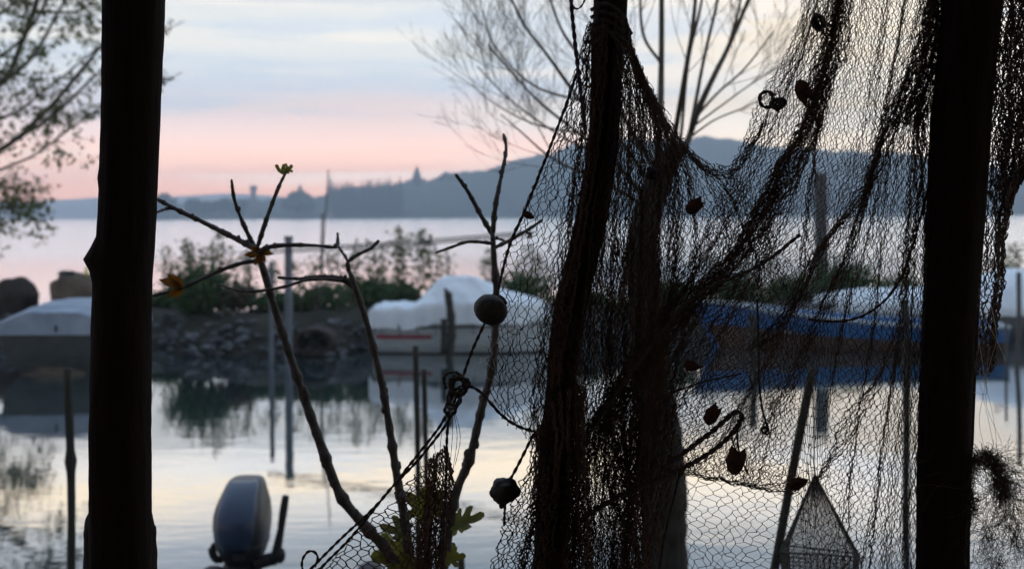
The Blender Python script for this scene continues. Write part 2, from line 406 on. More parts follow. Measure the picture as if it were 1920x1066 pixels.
g.add(vs, [(j * n_ + i, j * n_ + i + 1, (j + 1) * n_ + i + 1, (j + 1) * n_ + i) for j in range(3) for i in range(n_ - 1)])
struct('shore', g, 'farhazepaint', True)

def far_tree(px, ytop, ybot, wpx, name, label, group=None, Y=975.0, pointed=False):
    b = at(px, ybot, Y); t = at(px, ytop, Y); h = t.z - b.z; wd = wpx / F * Y
    r = thing(name, label, 'tree', (b.x, b.y, b.z), group)
    mb = MB(); mb.tube([b, b + Vector((0, 0, h * 0.5))], [wd * 0.06, wd * 0.03], 6); mb.build('trunk', 'bark', r)
    mb = MB(); s0 = px * 0.37
    if pointed:
        rings = []
        for i in range(9):
            k = i / 8; rr = wd / 2 * (1 - k ** 1.6) * (0.75 + 0.5 * min(1, k * 5)) + 0.05
            rings.append([b + Vector((math.cos(a) * rr * (1 + 0.2 * mnoise.noise(Vector((k * 6, a, s0)))), math.sin(a) * rr, h * (0.05 + 0.95 * k))) for a in np.linspace(0, 2 * math.pi, 12, endpoint=False)])
        mb.loft(rings)
    else:
        for q in range(7):
            u = random.uniform(-0.3, 0.3); vv = random.uniform(0.35, 0.78)
            mb.blob(b + Vector((u * wd, random.uniform(-.2, .2) * wd, vv * h)), wd * 0.27, wd * 0.27, h * 0.24, 8, 0.5, 2.2, s0 + q)
    mb.build('crown', 'fartree', r)
far_tree(312, 359, 405, 50, 'shore_tree', 'broad round tree at the left tip of the far wooded shore')
far_tree(382, 371, 405, 62, 'shore_tree', 'low wide tree right of the orange light on the far shore')
far_tree(418, 368, 405, 44, 'shore_tree', 'rounded far shore tree just left of the square tower')
far_tree(447, 374, 405, 40, 'shore_tree', 'small far shore tree touching the foot of the square tower')
far_tree(563, 343, 400, 22, 'shore_tree', 'pointed tree above the low dome of trees right of the tower', pointed=True)
far_tree(560, 358, 402, 66, 'shore_tree', 'wide domed tree on the far shore under the pointed one')
far_tree(782, 309, 350, 17, 'cypress_tree', 'tall dark pointed cypress standing alone above the far ridge', pointed=True, Y=1080)
for i in range(15):
    px = 622 + i * 9.2 + random.uniform(-2, 2)
    far_tree(px, 333 + random.uniform(-3, 7) + (6 if i % 4 == 1 else 0), 402, 15, 'poplar_tree', 'slender tree in the hazy poplar row on the far shore', 'poplars in a row on the far shore', pointed=True)
for px, yt, wd in ((842, 321, 26), (828, 324, 18)):
    far_tree(px, yt, 345, wd, 'ridge_tree', 'tree clump on the far ridge right of the cypress, ' + ('larger of two' if wd > 20 else 'smaller of two'), Y=1090)
b = at(475, 380, 975)
tw = thing('tower', 'square stone tower with a wider top rising over the far shore trees', 'tower', b)
mb = MB(); mb.box(at(475, 380, 975) + Vector((0, 0, 4)), 3.6, 3.6, 14); mb.build('shaft', 'farwall', tw)
mb = MB(); c = at(475, 353, 975)
mb.box(c, 4.8, 4.8, 3.0)
for i in (-1, 0, 1):
    mb.box(c + Vector((i * 1.7, -1.9, 1.9)), 0.9, 0.8, 0.8); mb.box(c + Vector((i * 1.7, 1.9, 1.9)), 0.9, 0.8, 0.8)
mb.build('battlement', 'farwall', tw)
b = at(616, 405, 958)
hs = thing('house', 'tiny pale lakeside house under the poplar row', 'house', (b.x, b.y, 0))
mb = MB(); mb.box((b.x, b.y, 2.0), 5, 5, 4); mb.build('wall', 'farwall', hs)
mb = MB(); mb.add([(b.x - 2.7, b.y - 2.7, 4.003), (b.x + 2.7, b.y - 2.7, 4.003), (b.x + 2.7, b.y + 2.7, 4.003), (b.x - 2.7, b.y + 2.7, 4.003), (b.x - 2.7, b.y, 5.6), (b.x + 2.7, b.y, 5.6)],
   [(0, 1, 5, 4), (2, 3, 4, 5), (0, 4, 3), (1, 2, 5), (0, 3, 2, 1)]); mb.build('roof', 'hullbrown', hs)
b = at(343, 397, 955)
lp = thing('street_lamp', 'lit orange lamp at the water edge of the far shore', 'lamp', (b.x, b.y, 0))
mb = MB(); mb.tube([(b.x, b.y, 0), (b.x, b.y, b.z)], 0.08, 6); mb.build('pole', 'metal', lp)
mb = MB(); mb.blob((b.x, b.y, b.z + 0.3), 0.7, 0.7, 0.6, 8, 0); mb.build('lamp_globe', 'lamp', lp)

# ------------------------------------------------------------------ shelter over the photographer (throws the shade on posts and nets)
sh = thing('shelter', 'dark plank fishing shelter overhead and behind the hanging nets', 'shelter', (0, -1.0, 0.6))
mb = MB()
for i in range(19):
    mb.box((-3.6 + i * 0.4, -0.75, 3.02 + 0.004 * (i % 3)), 0.385, 5.4, 0.03)
mb.build('roof', 'plank', sh)
for yb in (2.07, -3.3):
    mb = MB(); mb.tube([(-3.7, yb, 2.96), (3.7, yb, 2.96)], 0.05, 10); mb.build('beam', 'post', sh)
mb = MB()
for i in range(19): mb.box((-3.6 + i * 0.4, -3.42 + 0.004 * (i % 2), 1.7), 0.39, 0.03, 2.6)
mb.build('rear_wall', 'plank', sh)
# ------------------------------------------------------------------ posts in front
def log(name, label, cl, Y, material='post', amp=0.055, sides=30, n=130, group=None, bulge=None):
    """cl: list of (px, py, width_px)"""
    S = spline(cl, n); pts = [at(a, b, Y) for a, b, _ in S]; vs = []; fs = []
    for i, (p, q) in enumerate(zip(pts, S)):
        rr = q[2] / 2 / F * Y
        for k in range(sides):
            a = 2 * math.pi * k / sides; d = Vector((math.cos(a), math.sin(a), 0))
            wv = 1 + amp * mnoise.noise(Vector((d.x * 2.2, d.y * 2.2, p.z * 3.0))) + amp * 0.6 * mnoise.noise(Vector((d.x * 6, d.y * 6, p.z * 9))) + amp * .5 * mnoise.noise(Vector((d.x * 9, d.y * 9, p.z * 34)))
            e = rr * wv
            if bulge:
                for (bx, by, br, bh, ba) in bulge:
                    dz = (q[1] - by) / bh; da = abs((a - ba + math.pi) % (2 * math.pi) - math.pi)
                    if da < 1.2: e += br / F * Y * math.exp(-dz * dz * (3 if dz < 0 else 1)) * math.cos(da * 1.3) ** 2
            vs.append(p + d * e)
    for i in range(n - 1):
        for k in range(sides):
            k2 = (k + 1) % sides; fs.append((i * sides + k, i * sides + k2, (i + 1) * sides + k2, (i + 1) * sides + k))
    fs.append(tuple(range(sides))); fs.append(tuple((n - 1) * sides + k for k in range(sides)))
    mb = MB(); mb.add(vs, fs); base = pts[-1]
    o = mb.build(name, material, smooth=True, origin=(base.x, base.y, base.z))
    return tag(o, label, 'post', group)
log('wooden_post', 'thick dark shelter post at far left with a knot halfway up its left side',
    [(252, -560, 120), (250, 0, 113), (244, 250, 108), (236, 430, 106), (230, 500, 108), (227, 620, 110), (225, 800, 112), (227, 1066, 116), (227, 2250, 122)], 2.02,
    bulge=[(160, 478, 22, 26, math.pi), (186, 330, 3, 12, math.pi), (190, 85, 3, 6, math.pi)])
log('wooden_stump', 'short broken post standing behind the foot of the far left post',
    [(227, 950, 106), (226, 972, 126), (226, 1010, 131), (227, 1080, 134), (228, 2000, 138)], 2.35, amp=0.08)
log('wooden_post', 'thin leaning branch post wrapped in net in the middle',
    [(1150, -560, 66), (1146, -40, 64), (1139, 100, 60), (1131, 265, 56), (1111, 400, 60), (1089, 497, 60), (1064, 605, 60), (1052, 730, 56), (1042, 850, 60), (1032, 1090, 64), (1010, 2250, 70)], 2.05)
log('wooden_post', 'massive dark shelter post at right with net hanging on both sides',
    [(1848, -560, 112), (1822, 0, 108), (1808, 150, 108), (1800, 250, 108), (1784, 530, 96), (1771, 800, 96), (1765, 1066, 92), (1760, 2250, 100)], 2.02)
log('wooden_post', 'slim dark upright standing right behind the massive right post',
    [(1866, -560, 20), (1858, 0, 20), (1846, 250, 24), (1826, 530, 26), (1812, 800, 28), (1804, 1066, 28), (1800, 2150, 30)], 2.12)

# ------------------------------------------------------------------ nets
def batch_tubes(P, rad, sides=3):
    """P (n,k,3) polylines, rad (n,k): returns verts, quads"""
    n, k, _ = P.shape
    T = np.empty_like(P); T[:, 1:-1] = P[:, 2:] - P[:, :-2]; T[:, 0] = P[:, 1] - P[:, 0]; T[:, -1] = P[:, -1] - P[:, -2]
    T /= np.maximum(np.linalg.norm(T, axis=2, keepdims=True), 1e-9)
    A = np.cross(T, np.array([0.12, 1.0, 0.05])); A /= np.maximum(np.linalg.norm(A, axis=2, keepdims=True), 1e-9)
    B = np.cross(T, A)
    ang = 2 * np.pi * np.arange(sides) / sides
    V = P[:, :, None, :] + rad[:, :, None, None] * (A[:, :, None, :] * np.cos(ang)[None, None, :, None] + B[:, :, None, :] * np.sin(ang)[None, None, :, None])
    idx = np.arange(n * k * sides).reshape(n, k, sides); nx = np.roll(idx, -1, axis=2)
    Q = np.stack([idx[:, :-1], nx[:, :-1], nx[:, 1:], idx[:, 1:]], -1).reshape(-1, 4)
    return V.reshape(-1, 3), Q
def np_mesh(name, V, Q, material, parent=None, origin=None):
    me = bpy.data.meshes.new(name); o0 = np.array(parent.location if parent is not None else (origin or (0, 0, 0)))
    V = (V - o0).astype(np.float32); me.vertices.add(len(V)); me.vertices.foreach_set('co', V.ravel())
    me.loops.add(Q.size); me.loops.foreach_set('vertex_index', Q.ravel().astype(np.int32))
    me.polygons.add(len(Q)); me.polygons.foreach_set('loop_start', (np.arange(len(Q)) * 4).astype(np.int32))
    me.polygons.foreach_set('use_smooth', np.ones(len(Q), bool))
    me.update(calc_edges=True); me.materials.append(M[material])
    o = bpy.data.objects.new(name, me); COL.objects.link(o)
    if parent is not None: o.parent = parent
    else: o.location = tuple(o0)
    return o
def lattice(nr, nc, cr, cc):
    """smooth random field (nr,nc) with cells of cr x cc samples, about -1..1"""
    a, b = int(nr / cr) + 3, int(nc / cc) + 3
    G = RNG.uniform(-1, 1, (a, b)); r = np.arange(nr) / cr; c = np.arange(nc) / cc
    i, j = r.astype(int), c.astype(int); fr, fc = r - i, c - j
    fr, fc = fr * fr * (3 - 2 * fr), fc * fc * (3 - 2 * fc)
    fr = fr[:, None]; fc = fc[None, :]
    g = lambda di, dj: G[np.ix_(i + di, j + dj)]
    return (g(0, 0) * (1 - fr) + g(1, 0) * fr) * (1 - fc) + (g(0, 1) * (1 - fr) + g(1, 1) * fr) * fc
RVn, UVn = np.array(RV), np.array(UV)
def atn(P):
    """(...,3) of px,py,Y -> world"""
    u = (P[..., 0] - CX) / F; v = -(P[..., 1] - CY) / F
    return np.array([0, 0, H]) + (np.array([0, 1.0, 0]) + u[..., None] * RVn + v[..., None] * UVn) * P[..., 2:3]
def net_sheet(guides, cells, rows, Y=2.05, fold=0.9, wave=9.0, depth=0.02, jit=2.0, rad=0.0009, keep=None, wob=5.0, drop=0.010):
    G = np.stack([spline(g, rows) for g in guides])            # (g, rows, 2)
    cum = np.concatenate([[0], np.cumsum(cells)]).astype(float); C = int(cum[-1])
    cols = 2 * C + 1                                            # half-cell columns
    c = np.arange(cols) / 2.0
    ph = np.cumsum(RNG.uniform(0.1, 1.9, cols)) * 0.5 * 2 * np.pi / wave
    phi = ph[None, :] + 2.6 * lattice(rows, cols, 34, wave * 4)
    amp = fold * np.clip(0.62 + 0.95 * lattice(rows, cols, 26, wave * 3), 0, 1.7)
    cc = c[None, :] + amp * np.sin(phi) * wave / (2 * np.pi) * np.minimum(1, np.minimum(c, C - c) / 3)[None, :]
    cc = np.clip(cc, 0, C - 1e-6)
    gi = np.clip(np.searchsorted(cum, cc, side='right') - 1, 0, len(cells) - 1); fr = (cc - cum[gi]) / np.diff(cum)[gi]
    rr = np.broadcast_to(np.arange(rows)[:, None], (rows, cols))
    P2 = G[gi, rr] * (1 - fr[..., None]) + G[gi + 1, rr] * fr[..., None]
    P2 = P2 + np.stack([lattice(rows, cols, 9, 9), lattice(rows, cols, 9, 9)], -1) * wob + RNG.normal(0, jit, (rows, cols, 2))
    Yd = Y + depth * np.cos(phi) * amp + 0.012 * lattice(rows, cols, 25, 25) + RNG.normal(0, 0.0012, (rows, cols))
    W = atn(np.concatenate([P2, Yd[..., None]], -1))
    A, B, U = [], [], []
    for j in range(rows - 1):
        i = np.arange(j & 1, cols, 2)
        for s in (-1, 1):
            k = i + s; ok = (k >= 0) & (k < cols); ia, ib = i[ok], k[ok]
            if keep is not None:
                kk = keep(P2[j, ia]) & keep(P2[j + 1, ib]); ia, ib = ia[kk], ib[kk]
            kk = RNG.random(len(ia)) > drop; ia, ib = ia[kk], ib[kk]
            A.append(W[j, ia]); B.append(W[j + 1, ib])
            lo, hi = np.maximum(ia - 1, 0), np.minimum(ia + 1, cols - 1); U.append(W[j, hi] - W[j, lo])
    A, B, U = map(np.vstack, (A, B, U))
    U = U / np.maximum(np.linalg.norm(U, axis=1, keepdims=True), 1e-9); D = B - A
    du = (D * U).sum(1, keepdims=True) * U
    t = np.array([0, 0.22, 0.5, 0.78, 1.0]); s = np.array([0, 0.05, 0.5, 0.95, 1.0])
    P = A[:, None] + D[:, None] * t[None, :, None] + du[:, None] * (s - t)[None, :, None]
    off = RNG.normal(0, 0.0011, (len(A), 1, 3)) * np.array([0, 0.7, 1, 0.7, 0])[None, :, None]
    P = P + off
    rd = rad * RNG.uniform(0.75, 1.2, (len(A), 1)) * np.array([1.45, 0.95, 0.9, 0.95, 1.45])[None]
    return batch_tubes(P, rd)
def net_thing(name, label, sheets, material, group=None, origin=None):
    Vs, Qs, b = [], [], 0
    for V, Q in sheets: Vs.append(V); Qs.append(Q + b); b += len(V)
    o = np_mesh(name, np.vstack(Vs), np.vstack(Qs), material, origin=origin)
    return tag(o, label, 'fishing net', group)

# left panel, stretched between the leaning post and the float rope
gA = [[(1098, 45), (1076, 150), (1032, 275), (982, 395), (944, 488), (927, 575), (917, 650), (910, 705), (930, 772)],
      [(1104, 45), (1088, 150), (1060, 280), (1030, 400), (1005, 490), (985, 580), (968, 680), (960, 750), (968, 808)],
      [(1110, 45), (1098, 150), (1080, 280), (1062, 400), (1040, 490), (1026, 580), (1010, 680), (1002, 760), (1000, 828)],
      [(1122, 45), (1112, 150), (1098, 300), (1080, 420), (1056, 540), (1036, 650), (1026, 760), (1022, 850)],
      [(1140, 45), (1132, 150), (1120, 300), (1098, 420), (1076, 540), (1054, 650), (1046, 760), (1046, 860)]]
shA = [net_sheet(gA, [5, 4, 6, 8], 72, 2.04, fold=0.45, wave=7, jit=2.6, wob=6, rad=0.0007),
       net_sheet([[(x - 4, y) for x, y in gA[2]], gA[3], gA[4]], [6, 9], 70, 2.00, rad=0.00075, fold=1.1, wave=6, jit=2.0)]
gA2 = [[(1004, 815), (988, 885), (958, 950), (930, 1020), (912, 1100)], [(1012, 800), (1000, 890), (985, 960), (965, 1030), (945, 1100)],
       [(1022, 780), (1018, 890), (1008, 1000), (985, 1100)], [(1050, 740), (1050, 880), (1048, 1000), (1035, 1100)],
       [(1095, 720), (1100, 880), (1110, 1000), (1110, 1100)]]
shA += [net_sheet(gA2, [4, 6, 14, 18], 40, 2.00, fold=1.1, wave=6, jit=2.2), net_sheet(gA2[1:], [5, 16, 20], 46, 1.97, fold=1.3, wave=5, jit=2.2)]
net_thing('fishing_net', 'torn brown net stretched along the float rope left of the leaning middle post', shA, 'net', origin=(0.05, 2.04, 1.6))

# main net: falls from the middle post, scoops down and climbs to the right post
gL = [[(1150, 20), (1142, 200), (1112, 400), (1085, 600), (1068, 800), (1050, 1100)],
      [(1158, 25), (1162, 240), (1146, 450), (1132, 650), (1120, 850), (1098, 1100)],
      [(1170, 40), (1196, 240), (1190, 450), (1180, 650), (1172, 850), (1150, 1100)],
      [(1184, 92), (1232, 250), (1238, 440), (1224, 640), (1208, 850), (1190, 1100)],
      [(1206, 145), (1272, 305), (1282, 450), (1255, 640), (1228, 860), (1218, 1100)],
      [(1238, 205), (1312, 350), (1330, 490), (1300, 640), (1268, 780), (1262, 900)],
      [(1288, 282), (1362, 390), (1385, 520), (1368, 650), (1330, 780), (1310, 888)],
      [(1345, 316), (1402, 415), (1440, 560), (1432, 690), (1405, 800), (1380, 908)],
      [(1376, 310), (1450, 425), (1505, 560), (1500, 700), (1480, 820), (1462, 915)]]
gR = [[(1515, -90), (1502, 20), (1472, 98), (1430, 172), (1400, 258), (1370, 322), (1322, 425), (1262, 540), (1186, 660), (1108, 790), (1060, 870)],
      [(1585, -90), (1562, 30), (1532, 160), (1498, 245), (1430, 390), (1330, 540), (1228, 680), (1140, 800), (1095, 885)],
      [(1602, -90), (1588, 30), (1560, 160), (1526, 265), (1470, 420), (1388, 560), (1300, 700), (1222, 830), (1190, 930)],
      [(1650, -90), (1634, 90), (1604, 260), (1552, 420), (1470, 580), (1392, 720), (1330, 830), (1298, 882)],
      [(1694, -90), (1676, 90), (1648, 260), (1604, 420), (1532, 580), (1462, 720), (1416, 830), (1396, 910)],
      [(1732, -90), (1722, 50), (1688, 175), (1646, 300), (1612, 430), (1572, 570), (1524, 720), (1496, 850), (1486, 912)],
      [(1742, -90), (1734, 60), (1698, 178), (1658, 300), (1630, 440), (1598, 580), (1562, 740), (1540, 900), (1522, 1100)],
      [(1750, -90), (1742, 70), (1706, 186), (1680, 300), (1660, 450), (1640, 620), (1612, 800), (1590, 950), (1574, 1100)],
      [(1757, -90), (1750, 80), (1716, 196), (1708, 320), (1694, 480), (1676, 650), (1652, 850), (1634, 1000), (1622, 1100)],
      [(1770, -90), (1762, 100), (1730, 215), (1734, 350), (1732, 500), (1724, 650), (1706, 850), (1690, 1000), (1680, 1100)],
      [(1810, -90), (1800, 100), (1778, 250), (1772, 400), (1766, 560), (1758, 720), (1746, 900), (1738, 1100)]]
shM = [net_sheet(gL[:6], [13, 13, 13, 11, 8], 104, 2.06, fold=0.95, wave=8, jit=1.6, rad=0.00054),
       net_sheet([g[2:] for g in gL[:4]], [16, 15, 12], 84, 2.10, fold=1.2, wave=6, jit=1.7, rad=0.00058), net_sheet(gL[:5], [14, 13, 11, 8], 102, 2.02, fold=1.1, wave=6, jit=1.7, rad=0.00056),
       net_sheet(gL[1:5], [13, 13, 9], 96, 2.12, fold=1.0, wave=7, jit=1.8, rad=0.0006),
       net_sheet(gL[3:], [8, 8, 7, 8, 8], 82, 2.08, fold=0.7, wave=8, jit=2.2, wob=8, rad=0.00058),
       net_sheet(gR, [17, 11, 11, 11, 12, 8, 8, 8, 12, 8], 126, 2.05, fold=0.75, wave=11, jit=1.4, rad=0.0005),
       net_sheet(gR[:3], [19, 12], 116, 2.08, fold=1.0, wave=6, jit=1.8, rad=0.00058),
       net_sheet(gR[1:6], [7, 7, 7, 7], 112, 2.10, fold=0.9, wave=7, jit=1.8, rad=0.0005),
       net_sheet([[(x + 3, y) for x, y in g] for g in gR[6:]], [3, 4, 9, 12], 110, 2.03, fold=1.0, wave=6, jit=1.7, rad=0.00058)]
# the gathered folds of the net: narrow pleated bands
def roll(pts, wpx, rows, cells, Y):
    l = [(x - wpx / 2, y) for x, y in pts]; r = [(x + wpx / 2, y) for x, y in pts]
    return net_sheet([l, pts, r], [cells, cells], rows, Y, fold=0.8, wave=5, depth=0.014, jit=3.0, wob=11, rad=0.00062)
shM += [roll([(1592, -60), (1562, 90), (1522, 220), (1455, 350), (1390, 470), (1310, 560), (1235, 640), (1165, 735), (1095, 830)], 40, 120, 10, 2.03),
        roll([(1575, -60), (1548, 80), (1505, 240), (1430, 390), (1340, 520), (1270, 610)], 26, 70, 4, 2.05),
        roll([(1760, -60), (1740, 60), (1705, 160), (1672, 215), (1640, 310), (1592, 400), (1540, 470), (1490, 560), (1420, 650)], 34, 80, 6, 2.03),
        roll([(1768, -60), (1750, 100), (1716, 190), (1700, 240)], 64, 36, 16, 2.03),
        roll([(1545, 150), (1525, 300), (1512, 400), (1506, 500)], 22, 30, 3, 2.07),
        roll([(1725, 190), (1722, 300), (1700, 450), (1690, 560)], 22, 32, 4, 2.02),
        roll([(1470, 300), (1440, 420), (1415, 540)], 24, 22, 3, 2.07),
        roll([(1690, 600), (1640, 720), (1590, 800), (1530, 900)], 22, 30, 3, 2.06),
        roll([(1215, 180), (1262, 262), (1310, 308), (1350, 322), (1395, 300), (1440, 230)], 14, 32, 4, 2.05),
        roll([(1286, 876), (1340, 900), (1420, 916), (1486, 910)], 14, 20, 3, 2.06),
        roll([(1170, 790), (1180, 900), (1185, 1100)], 70, 44, 24, 2.09),
        roll([(1074, 600), (1062, 720), (1060, 900), (1060, 1100)], 50, 56, 10, 2.015)]
net_thing('fishing_net', 'big dark net scooping from the middle post up to the massive right post', shM, 'net', origin=(0.4, 2.06, 1.6))
gP = [[(1262, 850), (1275, 960), (1290, 1110)], [(1330, 860), (1335, 980), (1340, 1110)], [(1400, 880), (1400, 990), (1395, 1110)], [(1470, 890), (1465, 1000), (1460, 1110)], [(1530, 880), (1520, 1000), (1520, 1110)]]
net_thing('fishing_net', 'thin wide meshed net hanging below the sagging edge of the big net', [net_sheet(gP, [3, 3, 3, 3], 26, 2.14, fold=0.2, wave=9, jit=2.5, wob=7, rad=0.0006)], 'net', origin=(0.35, 2.14, 1.5))
gT = [[(1872, -60), (1862, 100), (1856, 250), (1848, 400), (1838, 550), (1826, 705)], [(1892, -60), (1886, 150), (1878, 300), (1870, 420), (1858, 560), (1840, 705)],
      [(1920, -60), (1914, 150), (1902, 300), (1884, 390), (1872, 520), (1852, 700)], [(1975, -60), (1965, 150), (1926, 312), (1893, 395), (1880, 520), (1862, 690)]]
net_thing('fishing_net', 'dense dark net strip hanging along the right side of the massive right post',
          [net_sheet(gT, [5, 6, 9], 92, 2.04, fold=1.0, wave=5, jit=2.4), net_sheet(gT, [7, 9, 11], 96, 2.08, fold=1.1, wave=6, jit=2.2, keep=lambda p: p[:, 1] < 440 + 60 * np.sin(p[:, 0] * .3)), net_sheet(gT[1:], [8, 12], 96, 2.02, fold=1.1, wave=6, jit=2.2, keep=lambda p: p[:, 1] < 372 + 40 * np.sin(p[:, 0] * .2)),
           roll([(1894, -60), (1890, 120), (1876, 240), (1872, 400), (1864, 480)], 10, 66, 2, 2.02)], 'net', origin=(0.75, 2.05, 1.8))
# little net hanging from the knotted cords
def keepS(p):
    return (p[:, 1] > 836 + (828 - p[:, 0]) * 0.97)
gS = [[(590, 830), (590, 960), (585, 1110)], [(650, 830), (648, 960), (640, 1110)], [(710, 830), (705, 960), (700, 1110)], [(765, 830), (760, 960), (752, 1110)],
      [(806, 832), (800, 930), (788, 1010), (780, 1110)], [(822, 830), (816, 900), (804, 1000), (796, 1110)], [(838, 838), (848, 905), (838, 1000), (828, 1110)]]
net_thing('fishing_net', 'small brown net hanging from the knotted cords at lower centre',
          [net_sheet(gS, [3, 3, 3, 2, 6, 7], 32, 2.06, fold=0.35, wave=6, jit=2.3, keep=keepS, rad=0.0011),
           net_sheet(gS[3:], [3, 7, 8], 38, 2.09, fold=0.9, wave=5, jit=2.0, keep=keepS),
           net_sheet(gS[4:], [8, 9], 40, 2.03, fold=0.9, wave=5, jit=2.0, keep=lambda p: (p[:, 1] > 900) & keepS(p))], 'netpale', origin=(-0.15, 2.06, 1.5))

# ------------------------------------------------------------------ ropes, floats, knots
def rope(name, label, lines, material='rope', cat='rope', group=None, Y=2.0):
    mb = MB(); p0 = None
    for pts, r, *yy in lines:
        P = pxline(pts, max(12, int(len(pts) * 9)), yy[0] if yy else Y)
        if p0 is None: p0 = P[0]
        ln = sum((b - a).length for a, b in zip(P, P[1:]))
        # two twisted strands
        n = max(24, int(ln / 0.004)); Q = spline(P, n)
        for s in (0, math.pi):
            off = []
            for i, q in enumerate(Q):
                t = Q[min(i + 1, n - 1)] - Q[max(i - 1, 0)]; t = t / max(np.linalg.norm(t), 1e-9)
                a = np.cross(t, (0.1, 1, 0.1)); a /= max(np.linalg.norm(a), 1e-9); b = np.cross(t, a)
                th = i * 0.9 + s
                off.append(Vector(q + (a * math.cos(th) + b * math.sin(th)) * r * 0.5))
            mb.tube(off, r * 0.62, 5)
    o = mb.build(name, material, smooth=True, origin=tuple(p0))
    return tag(o, label, cat, group)
rope('float_rope', 'taut dark rope running from the middle post top down to the upper float and knot',
     [([(1084, 130), (1062, 195), (1030, 280), (985, 392), (955, 462), (930, 556), (915, 592), (886, 655), (868, 706)], 0.0026)], Y=2.02)
rope('hanging_cord', 'violet grey cord with a small loop hanging at the top left of the middle post',
     [([(1068, -120), (1071, 0), (1077, 70), (1084, 130), (1092, 200), (1098, 250)], 0.0034), ([(1072, 8), (1080, 17), (1090, 12), (1097, -4), (1098, -40)], 0.0016)], 'cordviolet', Y=2.0)
rope('binding_rope', 'dark rope loops binding the net round the middle post top',
     [([(1108, 20 + k * 14), (1125, 8 + k * 15), (1148, 12 + k * 16), (1172, 34 + k * 15), (1178, 60 + k * 8)], 0.003, 1.975) for k in range(4)] +
     [([(1165, 40), (1178, 52), (1184, 63), (1178, 67), (1168, 66)], 0.0022, 2.0), ([(1112, 85), (1140, 60), (1168, 95)], 0.003, 1.97)])
def knot(c, rx, ry, n, r, seed):
    rnd = random.Random(seed); out = []
    for k in range(n):
        a0 = rnd.uniform(0, 6.28); pts = []; sx = rnd.uniform(0.5, 1) * rx; sy = rnd.uniform(0.5, 1) * ry; tilt = rnd.uniform(-0.8, 0.8)
        ox, oy = rnd.uniform(-.3, .3) * rx, rnd.uniform(-.3, .3) * ry; ys = []
        for i in range(11):
            a = a0 + i * 0.62; x = sx * math.cos(a); y = sy * math.sin(a)
            pts.append((c[0] + ox + x * math.cos(tilt) - y * math.sin(tilt), c[1] + oy + x * math.sin(tilt) + y * math.cos(tilt))); ys.append(2.0 + 0.012 * math.sin(a * 1.5 + k))
        out.append((pts, r, ys))
    return out
rope('knotted_cord', 'tangled cord knot with two long tails running down to the lower left',
     knot((857, 722), 20, 20, 5, 0.0024, 3) + knot((850, 748), 12, 18, 3, 0.0022, 5) +
     [([(836, 728), (832, 712), (838, 700), (856, 698), (868, 708)], 0.0026), ([(852, 735), (838, 758), (834, 770), (842, 779), (853, 772), (858, 752)], 0.0028),
      ([(842, 770), (820, 805), (775, 862), (725, 925), (690, 962), (640, 1008), (590, 1058), (560, 1090)], 0.0024),
      ([(850, 774), (822, 815), (780, 866), (730, 918), (692, 966), (650, 1015), (610, 1055), (570, 1100)], 0.0024),
      ([(590, 1062), (596, 1046), (590, 1034), (578, 1033), (569, 1044), (566, 1058), (570, 1080)], 0.0022),
      ([(842, 775), (838, 820), (837, 880), (832, 980), (828, 1100)], 0.0024)] +
     [([(846 + k, 770), (842 + 3 * k, 820), (838 + 2.2 * k, 860 + 12 * (k % 3))], 0.0005) for k in (-9, -5, 2, 5, 7)] +
     [([(858, 745), (866, 735), (876, 733), (868, 724), (858, 726)], 0.0018)])
rope('float_rope', 'sagging rope from the cord knot to the net edge and lower float',
     [([(866, 722), (882, 724), (905, 738), (935, 772), (965, 795), (1000, 808), (1030, 812)], 0.0026),
      ([(1012, 806), (1000, 815), (982, 850), (964, 885), (952, 905)], 0.0026), ([(950, 925), (947, 950), (945, 985)], 0.0022)])
def cork(px, py, wpx, hpx, tilt, label, rough, seed, Y=2.0, nub=False):
    c = at(px, py, Y); s = Y / F
    r = thing('net_float', label, 'float', c)
    mb = MB(); mb.blob(c, wpx / 2 * s, wpx / 2.2 * s, hpx / 2 * s, 18, rough, 1.6, seed, Matrix.Rotation(R(tilt), 3, 'Y'))
    mb.build('cork_body', 'float', r, True)
    if nub:
        mb = MB(); mb.blob(at(px - 4, py + hpx * 0.52, Y), 6 * s, 6 * s, 9 * s, 10, 0.15, 2, seed, Matrix.Rotation(R(20), 3, 'Y')); mb.build('rope_stub', 'rope', r, True)
    else:
        mb = MB(); mb.tube(pxline([(px + 16, py - 26), (px + 24, py - 20), (px + 30, py - 10)], 8, Y - 0.012), [0.0022] * 8, 6); mb.build('rope_stub', 'rope', r, True)
cork(920, 580, 66, 57, 24, 'smooth egg shaped dark float tied on the rope above the cord knot', 0.05, 3.0)
cork(946, 919, 54, 48, -6, 'lumpy dark float with a stub below hanging beside the lower net edge', 0.22, 8.0, nub=True)
rope('branch_rope', 'thick hooked rope loop pushed through the lower big net',
     [([(1095, 968), (1160, 930), (1225, 902), (1290, 872), (1345, 838), (1376, 808), (1390, 785), (1386, 772), (1372, 776), (1345, 800), (1312, 826), (1280, 850), (1240, 880)], 0.0042, 2.0),
      ([(1384, 785), (1383, 830), (1392, 865), (1404, 890)], 0.002, 2.0), ([(1375, 800), (1373, 822), (1381, 845)], 0.0013, 2.0)])
rope('net_line', 'curved dark line sagging from the right post across the blue boat',
     [([(1742, 345), (1728, 400), (1708, 470), (1690, 520), (1662, 560), (1625, 588), (1590, 600), (1550, 602), (1515, 598)], 0.0022, 2.02)])
rope('net_line', 'straight dark line running diagonally down the big net to the middle post foot',
     [([(1500, 440), (1420, 500), (1312, 548), (1255, 605), (1190, 690), (1120, 790), (1060, 880)], 0.003, 2.0)])
